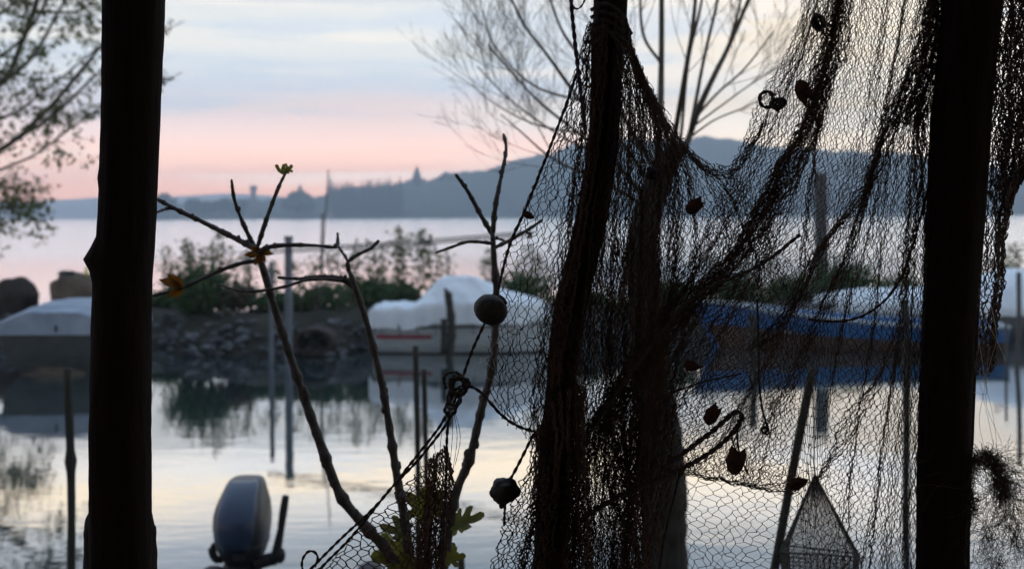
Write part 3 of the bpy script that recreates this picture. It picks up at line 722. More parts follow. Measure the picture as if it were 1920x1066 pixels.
rope('net_line', 'short vertical line with a small clump hanging inside the lower big net',
     [([(1420, 560), (1422, 640), (1424, 720), (1430, 770), (1442, 806)], 0.0019, 2.02)] + knot((1435, 806), 8, 7, 4, 0.0016, 9))
rope('net_line', 'thin line slanting through the net from the middle bundle to the hooked rope',
     [([(1090, 800), (1180, 770), (1240, 745), (1310, 718), (1390, 700)], 0.0018, 2.02), ([(1300, 720), (1282, 740), (1290, 765)], 0.0012, 2.03)])
rope('net_line', 'loose cord dropping straight down behind the rope loop to the bottom edge',
     [([(1278, 870), (1262, 940), (1245, 1010), (1232, 1100)], 0.002, 2.02)])
rope('net_ring', 'round dark ring tied at the left edge of the net climbing right',
     [([(1450, 188), (1447, 176), (1438, 172), (1428, 176), (1424, 188), (1430, 199), (1441, 201), (1449, 194), (1450, 186)], 0.003, 2.0)] + knot((1458, 194), 14, 9, 5, 0.0022, 12))
rope('net_clump', 'dark knotted clump of twine high in the net near the top edge', knot((1536, 42), 12, 14, 7, 0.0022, 21), cat='twine clump')
rope('net_clump', 'dark knot of twine on the scooped net near the middle post', knot((1226, 326), 14, 10, 7, 0.0022, 31), cat='twine clump')

def leaf_shape(name):  # outlines in unit square, stem at origin, tip along +y
    if name == 'fig':
        return [(0.0, 0.0), (.14, .04), (.34, -.02), (.46, .08), (.44, .2), (.28, .28), (.42, .34), (.6, .44), (.62, .58), (.5, .66), (.32, .58), (.2, .52), (.22, .68), (.2, .88), (.08, 1.0),
                (-.08, .98), (-.2, .86), (-.2, .66), (-.2, .52), (-.36, .6), (-.52, .64), (-.62, .54), (-.58, .42), (-.4, .34), (-.28, .26), (-.46, .18), (-.46, .06), (-.32, -.02), (-.14, .04)]
    return [(0, 0), (.14, .05), (.26, .18), (.31, .36), (.25, .55), (.20, .74), (.06, .90), (.0, 1.0), (-.10, .84), (-.16, .70), (-.30, .58), (-.27, .40), (-.30, .22), (-.14, .06)]
def add_leaf(mb, base, up, nrm, size, shape, curl=0.25, seed=0.0):
    up = Vector(up).normalized(); nrm = Vector(nrm); nrm = (nrm - up * nrm.dot(up)).normalized(); side = up.cross(nrm)
    def w(x, y):
        z = curl * (abs(x) * .8 + (y - .3) ** 2 * 0.7) + 0.06 * mnoise.noise(Vector((x * 3, y * 3, seed)))
        return Vector(base) + (side * x + up * y + nrm * z) * size
    ol = leaf_shape(shape); ctr = (0, 0.42); n = len(ol)
    vs = [w(*ctr)] + [w(ctr[0] + (x - ctr[0]) * .55, ctr[1] + (y - ctr[1]) * .55) for x, y in ol] + [w(x, y) for x, y in ol]
    fs = [(0, 1 + i, 1 + (i + 1) % n) for i in range(n)] + [(1 + i, 1 + n + i, 1 + n + (i + 1) % n, 1 + (i + 1) % n) for i in range(n)]
    mb.add(vs, fs)
def dry_leaf(px, py, wpx, ang, label, Y=2.0, curl=0.5, seed=1.0):
    b = at(px, py, Y); s = wpx * Y / F; mb = MB(); up = Vector((math.sin(R(ang)), 0.1, math.cos(R(ang))))
    add_leaf(mb, b - up * s * 0.45, up, (0.2, -1, 0.2), s, 'plain', curl, seed)
    add_leaf(mb, b - up * s * 0.30 + Vector((0, 0.006, 0)), up + Vector((0.6, 0, 0)), (0.5, -1, 0.0), s * 0.8, 'plain', curl, seed + 3)
    p = mb.build('dried_leaf', 'leafdry', origin=tuple(b)); tag(p, label, 'leaf')
dry_leaf(1300, 386, 42, 40, 'curled dry brown leaf caught just below the net scoop', seed=2)
dry_leaf(1332, 776, 46, 20, 'dry brown leaf caught in net above the hooked rope loop', seed=5)
dry_leaf(1374, 864, 58, -10, 'largest dry brown leaf, hanging below the hooked rope loop', seed=7)
dry_leaf(1494, 905, 40, 70, 'narrow dry leaf lying on the sagging lower net edge', seed=9, curl=0.9)
dry_leaf(1502, 172, 52, 170, 'dark triangular dry leaf caught in the climbing net right of the ring', seed=11)
dry_leaf(1296, 686, 34, 100, 'small reddish dry leaf in the net over the water edge', seed=13)
dry_leaf(990, 405, 24, 120, 'tiny pale dry leaf curled on the float rope edge', seed=15, curl=1.0)

# frayed tangle tied on the back of the right post
fr = thing('frayed_tangle', 'fuzzy frayed net tangle tied to the right post foot', 'twine tangle', at(1835, 900, 2.0))
mb = MB(); rnd = random.Random(4)
def hair(mb, p, d, n, step, curlk, r, Y):
    pts = []; x, y = p; a = d; yy = Y
    for i in range(n):
        pts.append(at(x, y, yy)); a += rnd.gauss(0, curlk); x += math.cos(a) * step; y += math.sin(a) * step; yy += rnd.gauss(0, 0.002)
        a += (math.pi / 2 - a) * 0.04
    mb.tube(pts, r, 3, cap=False)
core = spline([(1822, 960), (1812, 920), (1812, 885), (1828, 862), (1850, 858), (1868, 872), (1878, 898), (1882, 930)], 60)
for i in range(1500):
    q = core[rnd.randrange(60)]; k = rnd.random()
    hair(mb, (q[0] + rnd.gauss(0, 6), q[1] + rnd.gauss(0, 8)), rnd.uniform(0, 6.28), 7, 3.2, 0.5, 0.00042, 2.0)
mb.build('fibre_bundle', 'fibre', fr)
mb = MB()
for i in range(300):
    q = core[rnd.randrange(28, 60)]
    hair(mb, (q[0] + rnd.gauss(0, 4), q[1] + rnd.gauss(0, 6)), rnd.uniform(-0.4, 2.4), rnd.randrange(16, 46), 5.0, 0.28, 0.00028, 2.0)
for i in range(190):
    hair(mb, (rnd.uniform(1826, 1930), rnd.uniform(930, 1080)), rnd.uniform(0, 6.28), rnd.randrange(10, 30), 4.5, 0.34, 0.0003, 2.0)
for (cx, cy) in ((1895, 960), (1850, 990), (1868, 1050), (1905, 1000)):
    for i in range(40): hair(mb, (cx + rnd.gauss(0, 6), cy + rnd.gauss(0, 14)), rnd.uniform(0.8, 2.2), 10, 4.0, 0.4, 0.0004, 2.0)
mb.build('loose_fibres', 'fibre', fr)
mb = MB()
for pts in ([(1838, 560), (1850, 600), (1870, 640), (1886, 676)], [(1856, 560), (1866, 610), (1868, 640), (1856, 680), (1848, 720)], [(1836, 640), (1846, 720), (1836, 790), (1852, 860)],
            [(1842, 700), (1862, 780), (1872, 860)], [(1852, 690), (1850, 760), (1878, 830), (1874, 860)], [(1826, 735), (1850, 737), (1846, 700)], [(1838, 720), (1856, 800), (1866, 856)]):
    mb.tube(pxline(pts, 24, 2.0), 0.00035, 3)
tag(mb.build('nylon_threads', 'fibrepale', origin=tuple(at(1840, 600, 2.0))), 'fine pale nylon threads hanging above the frayed tangle', 'threads')

# ------------------------------------------------------------------ fig bush
FY = 2.7
fig = thing('fig_bush', 'young bare fig bush with three stems and a few leaves behind the knotted cords', 'shrub', at(800, 1300, FY))
def stem(lines, first_name='stem', Y=FY):
    par = None
    for k, (pts, w0, w1) in enumerate(lines):
        n = max(14, len(pts) * 10); P = pxline(pts, n, [Y + 0.03 * math.sin(k * 2.1 + i * 0.8) for i in range(len(pts))] if k else Y)
        rad = knobby(P, taper(w0 * .43 / F * Y, w1 * .40 / F * Y, n), 0.25, k, 60)
        stp = max(4, int(n / max(2, len(pts)) * .8))
        rad = [q * (1.32 if (i_ + k) % stp == 0 else (1.1 if (i_ + k) % stp == 1 else 1)) for i_, q in enumerate(rad)]
        rad[-1] *= .45
        mb = MB(); mb.tube(P, rad, 9)
        nb = max(2, n // 6)            # buds / leaf scars
        for q in range(nb):
            i = random.randrange(1, n - 1); d = Vector((random.uniform(-1, 1), random.uniform(-.5, .5), random.uniform(-.2, .6))).normalized()
            mb.blob(P[i] + d * rad[i] * 0.7, rad[i] * 0.75, rad[i] * 0.75, rad[i] * 1.1, 5, 0.2)
        if par is None: par = mb.build('stem', 'figbark', fig, True)
        else: sub(par, mb.build('branch', 'figbark', fig, True))
stem([([(800, 1300), (740, 1062), (690, 992), (640, 930), (604, 840), (562, 720), (522, 600), (492, 500), (480, 464)], 30, 15),
      ([(481, 470), (458, 424), (440, 376), (434, 336)], 11, 7), ([(481, 468), (500, 410), (522, 352), (540, 316)], 11, 7),
      ([(478, 466), (440, 446), (380, 416), (330, 392), (294, 373)], 13, 9), ([(328, 390), (310, 392), (294, 398)], 7, 5),
      ([(484, 474), (505, 463), (540, 459), (590, 460), (632, 464)], 11, 6), ([(626, 463), (634, 452), (632, 436)], 6, 5),
      ([(484, 488), (450, 494), (400, 512), (340, 540), (286, 554)], 10, 7)])
stem([([(800, 1300), (762, 1000), (744, 890), (720, 740), (692, 620), (668, 545), (655, 508)], 26, 13),
      ([(655, 510), (652, 492), (670, 478), (694, 466), (711, 450)], 9, 6), ([(655, 500), (650, 486), (640, 470), (632, 456), (634, 436)], 7, 4),
      ([(660, 528), (640, 521), (600, 518), (560, 522), (520, 520)], 9, 6), ([(664, 540), (640, 526), (580, 524), (530, 538), (470, 546), (430, 540), (412, 532)], 8, 5)])
stem([([(805, 1300), (846, 965), (880, 862), (904, 762), (924, 680), (931, 560), (926, 480), (924, 436)], 26, 14),
      ([(924, 440), (902, 404), (878, 360), (854, 326)], 11, 8), ([(924, 436), (930, 380), (942, 320), (949, 280), (944, 250)], 12, 7),
      ([(928, 464), (960, 448), (990, 430), (1018, 412)], 9, 6), ([(985, 434), (996, 440), (990, 446)], 6, 4), ([(924, 456), (880, 453), (850, 462), (816, 474)], 8, 5), ([(928, 446), (948, 452), (962, 462)], 6, 3)])
def fig_leaf(px, py, size, ang, material, Y=FY, tilt=(0, -1, 0.4), seed=0.0, curl=0.3, stalk=None, label=None):
    mb = MB(); b = at(px, py, Y); a = R(ang)
    add_leaf(mb, b, (math.sin(a), random.uniform(-.3, .1), math.cos(a)), tilt, size * Y / F, 'fig', curl, seed)
    if stalk: mb.tube(pxline([stalk, ((stalk[0] + px) / 2, (stalk[1] + py) / 2 - 3), (px, py)], 8, Y), 0.0018, 5)
    o = mb.build('leaf', material, fig)
    if label: o['label'] = label
for (x, y, sz, a, tl) in ((772, 1000, 62, -80, (0, -.6, 1.3)), (765, 1030, 70, -105, (0.1, -1, .9)), (800, 960, 56, -50, (0, -1, .8)), (812, 962, 50, 20, (0, -1, .9)), (848, 985, 66, 76, (0, -.5, 1.5)),
                          (850, 992, 50, 50, (.3, -.7, 1.2)), (784, 1050, 66, -150, (0, -1, .6)), (820, 1030, 44, 110, (0, -.6, 1.2)), (770, 1075, 70, -60, (0, -1, .9)), (835, 1050, 40, 80, (.4, -.7, 1))):
    fig_leaf(x, y, sz, a, 'figleaf', FY + random.uniform(-.05, .08), tl, x * .1, 0.3, (805, 1060))
def crumpled(px, py, w, ang, label, sd, Yl):
    mb = MB(); b = at(px, py, Yl)
    for k, (da, sc, tl) in enumerate(((0, 1, (0.5, -.6, .5)), (38, .8, (-.6, -.5, .6)), (-34, .72, (.2, -1, -.5)))):
        a = R(ang + da); add_leaf(mb, b, (math.sin(a), .25 - .2 * k, math.cos(a)), tl, w * sc * Yl / F, 'plain', 0.9, sd + k)
    o = mb.build('leaf', 'leafyellow', fig); o['label'] = label
crumpled(492, 478, 34, -100, 'small yellow leaf at the fork of the left stem', 4, FY - .03)
crumpled(488, 474, 26, 105, 'yellow leaf just right of the left stem fork', 6, FY + .04)
crumpled(342, 538, 46, -84, 'orange yellow leaf on the lowest left branch', 8, FY - .03)
fig_leaf(534, 330, 26, -55, 'figleaf', FY, (0.6, -.5, .6), 9, 0.8, label='small curled bud leaf on the tip of the left stem')
fig_leaf(536, 322, 18, 50, 'figleaf', FY, (0.6, -.5, .6), 9, 0.8)
mb = MB()
for (x, y) in ((935, 640), (910, 648), (905, 675), (900, 698), (938, 636), (907, 646)):
    for k in range(4): mb.blob(at(x + random.uniform(-5, 5), y + random.uniform(-5, 5), 2.3), .0014, .0014, .0014, 4, 0)
    mb.tube(pxline([(x, y), (922, y + 14), (930, 700)], 8, 2.3), 0.0003, 3)
tag(mb.build('dry_weed', 'fibrepale', origin=tuple(at(930, 700, 2.3))), 'tiny pale seed heads on hair thin stalks below the upper float', 'weed')

# ------------------------------------------------------------------ trees
def twigs(mb, P, r0, lvl, rnd, leaves, Y, length, droop=0.0, up=0.5, dens=1.0):
    """recursive side shoots along polyline P"""
    n = len(P)
    for k in range(max(2, int((5 if lvl > 1 else 4) * dens))):
        t = rnd.uniform(0.25, 0.98); i = min(n - 2, int(t * (n - 1))); p = P[i]; tang = (P[i + 1] - P[i]).normalized()
        sd = Vector((rnd.uniform(-1, 1), rnd.uniform(-1, 1), rnd.uniform(-0.5, 0.8))); sd = (sd - tang * sd.dot(tang)).normalized()
        d = (tang * rnd.uniform(0.7, 1.2) + sd * rnd.uniform(0.4, 0.9)).normalized(); ln = length * rnd.uniform(0.5, 1.1); m_ = 8; q = [p.copy()]
        for s in range(m_):
            d = (d + Vector((rnd.gauss(0, .07), rnd.gauss(0, .07), up * 0.10 - droop * 0.1 * s / m_))).normalized(); q.append(q[-1] + d * ln / m_)
        rr = r0 * 0.5
        mb.tube(q, taper(rr, max(rr * 0.35, 0.0009), len(q)), 4, cap=False)
        if leaves is not None: leaves.append(q)
        if lvl > 0: twigs(mb, q, rr * 0.8, lvl - 1, rnd, leaves, Y, length * 0.55, droop, up, dens)
TY = 6.0
rnd = random.Random(5); s_ = TY / F
tr = thing('bare_tree', 'bare many stemmed tree behind the nets with fine spreading twigs', 'tree', at(1245, 1200, TY))
cl = [(1270, 276, 36), (1240, 330, 50), (1215, 400, 58), (1205, 460, 62), (1210, 560, 68), (1224, 700, 74), (1243, 880, 84), (1247, 1066, 88), (1248, 1200, 96)]
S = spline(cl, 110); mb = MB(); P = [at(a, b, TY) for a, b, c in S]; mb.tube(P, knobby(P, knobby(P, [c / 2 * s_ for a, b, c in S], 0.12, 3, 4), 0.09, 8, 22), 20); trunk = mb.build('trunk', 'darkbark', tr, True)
limbs = [([(1225, 360), (1236, 250), (1240, 120), (1240, -60), (1236, -300)], 17, 9, 0.5), ([(1243, 338), (1258, 290), (1270, 225), (1286, 130), (1300, 40), (1318, -160)], 14, 6, 0.7), ([(1262, 312), (1276, 262), (1290, 120), (1316, 0), (1330, -120)], 8, 5, 0.5),
         ([(1268, 300), (1284, 285), (1300, 215), (1320, 110), (1352, -30), (1380, -200)], 10, 5, 0.8), ([(1262, 310), (1284, 278), (1312, 200), (1345, 130), (1366, 88), (1412, -20), (1470, -160)], 15, 7, 1.0),
         ([(1364, 92), (1382, 30), (1400, -60)], 8, 4, 0.7), ([(1300, 225), (1345, 175), (1395, 130), (1450, 60)], 7, 3, 1.0), ([(1290, 260), (1340, 225), (1400, 200), (1460, 170)], 5, 2.5, 0.9), ([(1296, 240), (1350, 200), (1420, 150), (1490, 110)], 5, 2.5, 0.9),
         ([(1215, 380), (1150, 300), (1085, 250), (1010, 190), (950, 125), (915, 85)], 11, 4, 1.2), ([(1225, 350), (1160, 260), (1090, 190), (1020, 95), (985, 50), (940, -40)], 12, 5, 1.2),
         ([(1230, 320), (1150, 190), (1090, 110), (1050, 50), (1020, -40)], 12, 5, 1.2), ([(1222, 395), (1130, 340), (1040, 300), (980, 250), (940, 215)], 9, 3, 1.2), ([(1150, 300), (1060, 260), (960, 190), (895, 125)], 6, 3, 1.1), ([(1090, 190), (1000, 160), (930, 90), (905, 20)], 6, 3, 1.0),
         ([(1085, 250), (1000, 232), (930, 196), (885, 160)], 5, 2.5, 1.0), ([(1238, 250), (1190, 120), (1150, 20), (1130, -60)], 9, 5, 0.7), ([(1240, 120), (1205, 60), (1200, -60)], 8, 5, 0.7)]
twm = MB()
for pts, w0, w1, dens in limbs:
    P = pxline(pts, 26, [TY + 0.25 * math.sin(i * 1.1 + w0) * min(1, i) for i in range(len(pts))]); mb = MB(); mb.tube(P, knobby(P, taper(w0 * .42 * s_, w1 * .40 * s_, 26), 0.12, w0, 9), 8)
    o = mb.build('limb', 'bark', tr, True); o.parent = trunk
    twigs(twm, P[4:], 0.0042 if w1 > 3 else 0.0034, 2, rnd, None, TY, 0.48, up=0.6, dens=dens * 1.15)
sb = twm.build('twigs', 'twig', tr); sb.parent = trunk
TL = 21.6; rnd = random.Random(9); s_ = TL / F
tl = thing('leafy_tree', 'small leaved tree reaching in from the left edge behind the left post', 'tree', at(-420, 585, TL))
P = pxline([(-420, 585), (-410, 500), (-380, 360), (-330, 150), (-300, -200)], 30, TL); mb = MB(); mb.tube(P, knobby(P, taper(0.34, 0.16, 30), 0.1, 2, 2), 12); trunk = mb.build('trunk', 'bark', tl, True)
paths = []; twm = MB()
for pts, w0, w1 in (([(-380, 420), (-160, 360), (0, 282), (80, 214), (130, 160), (192, 84), (250, 30)], 18, 5), ([(-370, 400), (-120, 340), (40, 255), (110, 208), (180, 140), (240, 95)], 13, 4),
                    ([(-370, 420), (-120, 360), (0, 318), (70, 288), (120, 250), (190, 200), (230, 182)], 9, 2.5), ([(-350, 260), (-120, 230), (0, 158), (40, 82), (70, 0), (84, -80)], 16, 9), ([(-120, 230), (10, 150), (60, 108), (100, 40), (150, -50)], 9, 5),
                    ([(-360, 330), (-100, 260), (20, 215), (110, 150), (170, 100), (215, 66)], 8, 3), ([(-100, 160), (0, 106), (60, 50), (110, -40)], 8, 4), ([(-150, 380), (-40, 330), (10, 370), (24, 412)], 6, 2.2), ([(-200, 400), (-90, 380), (-20, 400), (10, 440)], 6, 2.2),
                    ([(150, 210), (230, 180), (300, 158), (340, 136)], 3, 1.6), ([(200, 90), (260, 70), (310, 56), (345, 40)], 3, 1.6), ([(-100, 80), (10, 20), (60, -40)], 8, 4), ([(60, 20), (150, 20), (200, -30), (260, -60)], 6, 3)):
    P = pxline(pts, 26, [TL + 0.8 * math.sin(i * 1.3 + w0) for i in range(len(pts))]); mb = MB(); mb.tube(P, taper(w0 / 2 * s_, w1 / 2 * s_, 26), 8); o = mb.build('limb', 'bark', tl, True); o.parent = trunk
    lv = []; twigs(twm, P[8:], 0.011, 1, rnd, lv, TL, 1.15 if w1 > 2 else 0.35, droop=0.9, up=0.25, dens=2.4 if w1 > 2 else 0.6)
    paths += lv + ([P[12:]] if w1 < 2 else [])
sb = twm.build('twigs', 'twig', tl); sb.parent = trunk
mb = MB()
for q in paths:
    if rnd.random() < 0.25: continue
    for k in range(rnd.randrange(3, 11)):
        p = q[rnd.randrange(2, len(q))] + Vector((rnd.gauss(0, .035), rnd.gauss(0, .035), rnd.gauss(-.03, .035))); a = Vector((rnd.gauss(0, 1), rnd.gauss(0, 1), rnd.gauss(-.7, .6))).normalized(); b = a.orthogonal().normalized() * 0.38
        sz = rnd.uniform(0.04, 0.10); mb.add([p, p + (a * .5 + b) * sz, p + a * sz * 1.1, p + (a * .5 - b) * sz], [(0, 1, 2, 3)])
o = mb.build('foliage', 'willow', tl); o.parent = trunk

# ------------------------------------------------------------------ things on the spit
def leafcloud(mb, c, rx, ry, rz, n, sz, rnd, shell=0.5):
    for k in range(n):
        d = Vector((rnd.gauss(0, 1), rnd.gauss(0, 1), rnd.gauss(0, 1))).normalized() * (rnd.uniform(shell, 1.0))
        w_ = 1 + 0.75 * mnoise.noise(d * 2.6 + Vector(c))
        p = Vector(c) + Vector((d.x * rx, d.y * ry, d.z * rz)) * w_
        a = Vector((rnd.gauss(0, 1), rnd.gauss(0, 1), rnd.gauss(0, 1))).normalized(); b = a.orthogonal().normalized() * 0.4; s = sz * rnd.uniform(.6, 1.3)
        mb.add([p, p + (a * .5 + b) * s, p + a * s, p + (a * .5 - b) * s], [(0, 1, 2, 3)])
rnd = random.Random(21)
def bush(px, ytop, wpx, label, material='bush', Y=20.8, ybot=582, n=1300, sz=0.085):
    ytop += 0 if px == 372 else 12 + 12 * ((px * 7) % 3 - 1); n = int(n * .8); Y += spit_dy((px - 960) / F * 21); t = at(px, ytop, Y); b = at(px, ybot, Y); r = thing('bush', label, 'bush', (b.x, b.y, b.z), 'bushes along the spit'); wd = wpx / F * Y / 2; h = t.z - b.z
    mb = MB()
    for k in range(6): mb.tube([b, b + Vector((rnd.uniform(-.5, .5) * wd, rnd.uniform(-.3, .3), h * rnd.uniform(.4, .8)))], [0.015, 0.005], 5)
    mb.build('stems', 'twig', r)
    mb = MB(); leafcloud(mb, b + Vector((0, 0, h * 0.45)), wd, wd * 0.7, h * 0.5, n, sz, rnd, 0.25)
    mb.build('foliage', material, r)
for a in ((372, 492, 110, 'rounded green bush on the spit behind the orange fig leaf', 'bush', 20.6, 590, 3200), (318, 545, 90, 'low bush on the spit beside the left post'), (440, 505, 90, 'dry brown bush under the forked left fig stem', 'bushdry'),
          (520, 535, 120, 'low dark bush at the foot of the grey pole'), (600, 530, 110, 'dark bush between the grey pole and the right fig fork'), (690, 515, 100, 'dark green bush behind the middle fig stem', 'bush', 20.8, 582, 2600), (745, 512, 100, 'dark green bush left of the white covered boat', 'bush', 20.8, 582, 2600), (800, 535, 80, 'small bush touching the left end of the white boat cover'),
          (975, 500, 140, 'wide bush behind the white boat seen through the left net'), (1100, 520, 160, 'bush on the spit hidden behind the leaning middle post'), (1260, 520, 110, 'bush on the spit behind the bare tree trunk'), (1380, 508, 130, 'bush above the blue boat bow'), (1480, 500, 120, 'bush behind the blue boat beneath the grey pole', 'bush', 20.8, 582, 2200), (1575, 478, 170, 'tallest dark bush behind the blue boat', 'bush', 20.8, 585, 3600), (1690, 492, 140, 'bush on the spit left of the massive right post'), (1890, 485, 110, 'bush on the spit right of the massive right post', 'bush', 21.5, 580, 2200), (1985, 490, 120, 'bush on the spit beyond the right edge')):
    bush(*a)
def weed(px, ytop, Y, lean, label, dens=1.0):
    Y += spit_dy((px - 960) / F * 21); b = at(px, 585, Y); t = at(px + lean, ytop, Y); h = t.z - b.z
    r = thing('tall_weed', label, 'weed', (b.x, b.y, b.z), 'tall weeds on the spit'); pts = [b, b.lerp(t, .5) + Vector((rnd.gauss(0, .04), 0, 0)), t]; P = [Vector(q) for q in spline(pts, 14)]
    mb = MB(); mb.tube(P, taper(0.009, 0.003, 14), 4); 
    lv = MB()
    for k in range(int(100 * dens * h / 1.1)):
        i = rnd.randrange(2, 14); f_ = 1 - i / 15; p = P[i] + Vector((rnd.gauss(0, .05 + .06 * f_), rnd.gauss(0, .05), rnd.gauss(0, .03))); a = Vector((rnd.gauss(0, 1), rnd.gauss(0, .6), rnd.gauss(.4, .6))).normalized(); b_ = a.orthogonal().normalized() * .32; s = rnd.uniform(.04, .10)
        mb.tube([P[i], p], 0.002, 3, cap=False)
        lv.add([p, p + (a * .5 + b_) * s, p + a * s, p + (a * .5 - b_) * s], [(0, 1, 2, 3)])
    mb.build('stem', 'twig', r); lv.build('leaves', 'weed', r)
wl = 'tall leafy weed in the row along the spit'
for px, yt in ((308, 470), (322, 480), (345, 452), (352, 462), (360, 458), (380, 472), (398, 455), (410, 440), (418, 470), (432, 478), (452, 470), (470, 476), (495, 480), (520, 492), (560, 490), (590, 486), (620, 480), (640, 470), (655, 478), (672, 462), (690, 452), (704, 470), (720, 456), (738, 440), (752, 430), (760, 450), (780, 446), (796, 434), (802, 452), (818, 470), (838, 480), (910, 470), (922, 480), (985, 470), (1005, 462), (1018, 480), (1330, 480), (1395, 440), (1402, 470), (1440, 480), (1880, 450), (1895, 462), (1912, 455), (1926, 470)):
    weed(px, yt + rnd.uniform(-6, 6), rnd.uniform(20.3, 21.6), rnd.uniform(-8, 8), wl)
mb = MB(); rnd2 = random.Random(31)
for k in range(1300):
    x = rnd2.uniform(-10, 10); yy = rnd2.uniform(19.15, 20.05); z = np.interp(yy, [19.2, 19.5, 19.9, 20.3], [0.0, .13, .36, .56]) + rnd2.uniform(-.02, .05); s = rnd2.uniform(.015, .06) * (1.7 if rnd2.random() < .1 else 1)
    mb.blob((x, yy + spit_dy(x), z), s * rnd2.uniform(.8, 1.7), s, s * rnd2.uniform(.45, .8), 5, 0.5, 1.5, k * .7, Matrix.Rotation(rnd2.uniform(0, 3), 3, 'Z'))
tag(mb.build('rubble', 'stone'), 'pale rubble stones piled on the dark spit edge', 'rubble', kind='stuff')
def rock(px, ytop, ybot, wpx, label, material, seed, Y=21.9, power=1.0):
    b = at(px, ybot, Y); t = at(px, ytop, Y); h = t.z - b.z; wd = wpx / F * Y / 2
    mb = MB(); mb.blob(b + Vector((0, 0, h * .45)), wd, wd * .8, h * .56, 16, 0.18, 1.4, seed, power=power)
    tag(mb.build('boulder', material, smooth=True, origin=(b.x, b.y, b.z)), label, 'boulder')
rock(26, 520, 590, 92, 'dark rounded boulder on the spit at the left edge', 'boulderdark', 2)
rock(150, 515, 590, 94, 'brown squared boulder on the spit just left of the left post', 'boulder', 5, power=0.6)
b = at(128, 512, 21.8); bg = MB(); bg.blob(b, .17, .13, .045, 8, .35, 3, 4); tag(bg.build('rag_bundle', 'black', origin=tuple(b)), 'dark rag lying on top of the brown squared boulder', 'rag')
b = at(162, 512, 21.75); bg = MB(); bg.tube([b + Vector((0, 0, -.1)), b + Vector((0, 0, .10))], [.022, .03], 8); tag(bg.build('marker_cap', 'yellow', origin=tuple(b)), 'small yellow marker beside the left post above the boulder', 'marker')
# drain pipe in the bank
c = at(588, 640, 19.2); pr = MB(); ringo, ringi = [], []
rings = []
for (rr, yy) in ((.27, 0.5), (.27, -.08), (.21, -.08), (.21, 0.5)):
    rings.append([c + Vector((math.cos(a) * rr * 1.15, yy, math.sin(a) * rr * .75)) for a in np.linspace(0, 2 * math.pi, 24, endpoint=False)])
pr.loft(rings, False, False); pipe = pr.build('drain_pipe', 'boulderdark', origin=tuple(c), smooth=False); tag(pipe, 'dark round drain pipe opening at the waterline of the spit', 'pipe')

# poles, wires, stakes
def pole(px, ytop, ybot, wpx, Y, name, label, material, cat='pole', lean=0, group=None, irr=0.0, top=None, n=24, lump=None):
    S = spline([(px + lean, ytop), (px + lean * .45 + irr * 60, (ytop + ybot) / 2), (px, ybot)], n); P = [at(a, b, Y) for a, b in S]; r0 = wpx / 2 / F * Y
    rad = [r0 * (1 + irr * 2 * mnoise.noise(Vector((i * .35, px, 0)))) for i in range(n)]
    if lump:
        for k, (a, b) in enumerate(S): rad[k] += r0 * lump[1] * math.exp(-((b - lump[0]) / 14) ** 2)
    if top == 'point': rad[0] = r0 * .35; rad[1] = r0 * .8
    mb = MB(); mb.tube(P, rad, 10); base = P[-1]
    return tag(mb.build(name, material, smooth=True, origin=tuple(base)), label, cat, group)
def waterY(y): return H * F / (y - CY)
p1 = pole(541, 446, 690, 15, 18.8, 'mooring_pole', 'straight grey metal pole standing in the water right of the forked fig stem', 'metal')
mb = MB(); t = at(541, 446, 18.8); mb.tube([t + Vector((0, 0, -.02)), t + Vector((0, 0, .03))], [.068, .066], 12); cp = mb.build('cap', 'metal', smooth=True); cp.parent = p1; cp.location = -p1.location
pole(509, 490, 690, 9, 18.6, 'mooring_pole', 'thinner shorter pole left of the straight grey metal pole', 'metal')
pole(600, 318, 580, 2.6, 20.4, 'fishing_rod', 'hair thin tall rod standing on the spit', 'wire', 'rod', lean=16)
pole(600, 400, 580, 4.0, 20.4, 'fishing_rod', 'short thick rod butt beside the hair thin tall rod', 'wire', 'rod', lean=5)
for a, b_, nm in (((498, 468), (1000, 434), 'upper'), ((500, 474), (1000, 440), 'lower')):
    mb = MB(); mb.tube(pxline([a, ((a[0] + b_[0]) / 2, (a[1] + b_[1]) / 2 + 3), b_], 30, [18.4, 17.5, 16.5]), 0.014, 5)
    tag(mb.build('mooring_wire', 'wire', origin=tuple(at(*a, 18.4))), nm + ' of two thin wires running right past the grey pole', 'wire')
mb = MB(); mb.tube(pxline([(800, 478), (799, 462), (806, 452), (814, 458), (818, 474)], 20, 17.6), 0.008, 5); tag(mb.build('wire_loop', 'wire', origin=tuple(at(800, 478, 17.6))), 'small wire loop hanging on the lower mooring wire', 'wire')
s1 = pole(840, 548, 690, 15, 18.6, 'mooring_stake', 'rough wooden stake with a split top before the white covered boat', 'stake', 'stake', irr=.12)
mb = MB(); mb.tube(pxline([(843, 560), (840, 550), (833, 540)], 8, 18.6), [.055, .05, .045, .04, .035, .03, .025, .015], 7); mb.tube(pxline([(832, 597), (832, 660)], 6, 18.55), .05, 7)
q = mb.build('splinter', 'stake', smooth=True); q.parent = s1; q.location = -s1.location
pole(783, 648, 1180, 11, 6.2, 'wooden_stake', 'taller of two dark sticks standing in the water between the fig stems', 'stake', 'stake', lean=-4, irr=.05)
pole(798, 692, 1180, 10, 6.4, 'wooden_stake', 'shorter of two dark sticks standing in the water between the fig stems', 'stake', 'stake', lean=-3, irr=.05)
pole(131, 690, 1190, 16, 5.2, 'wooden_stake', 'dark stick with a side knob standing in the water left of the left post', 'stake', 'stake', lean=-4, irr=.08, lump=(866, .5))
pole(1538, 325, 620, 26, 29.0, 'wooden_pole', 'thick pale grey pole in the lake beyond the spit seen through the big net', 'polegrey', irr=.03)
pole(1697, 560, 1000, 14, 9.0, 'mooring_stake', 'upright stake in the water left of the massive right post', 'stake', 'stake', irr=.05)
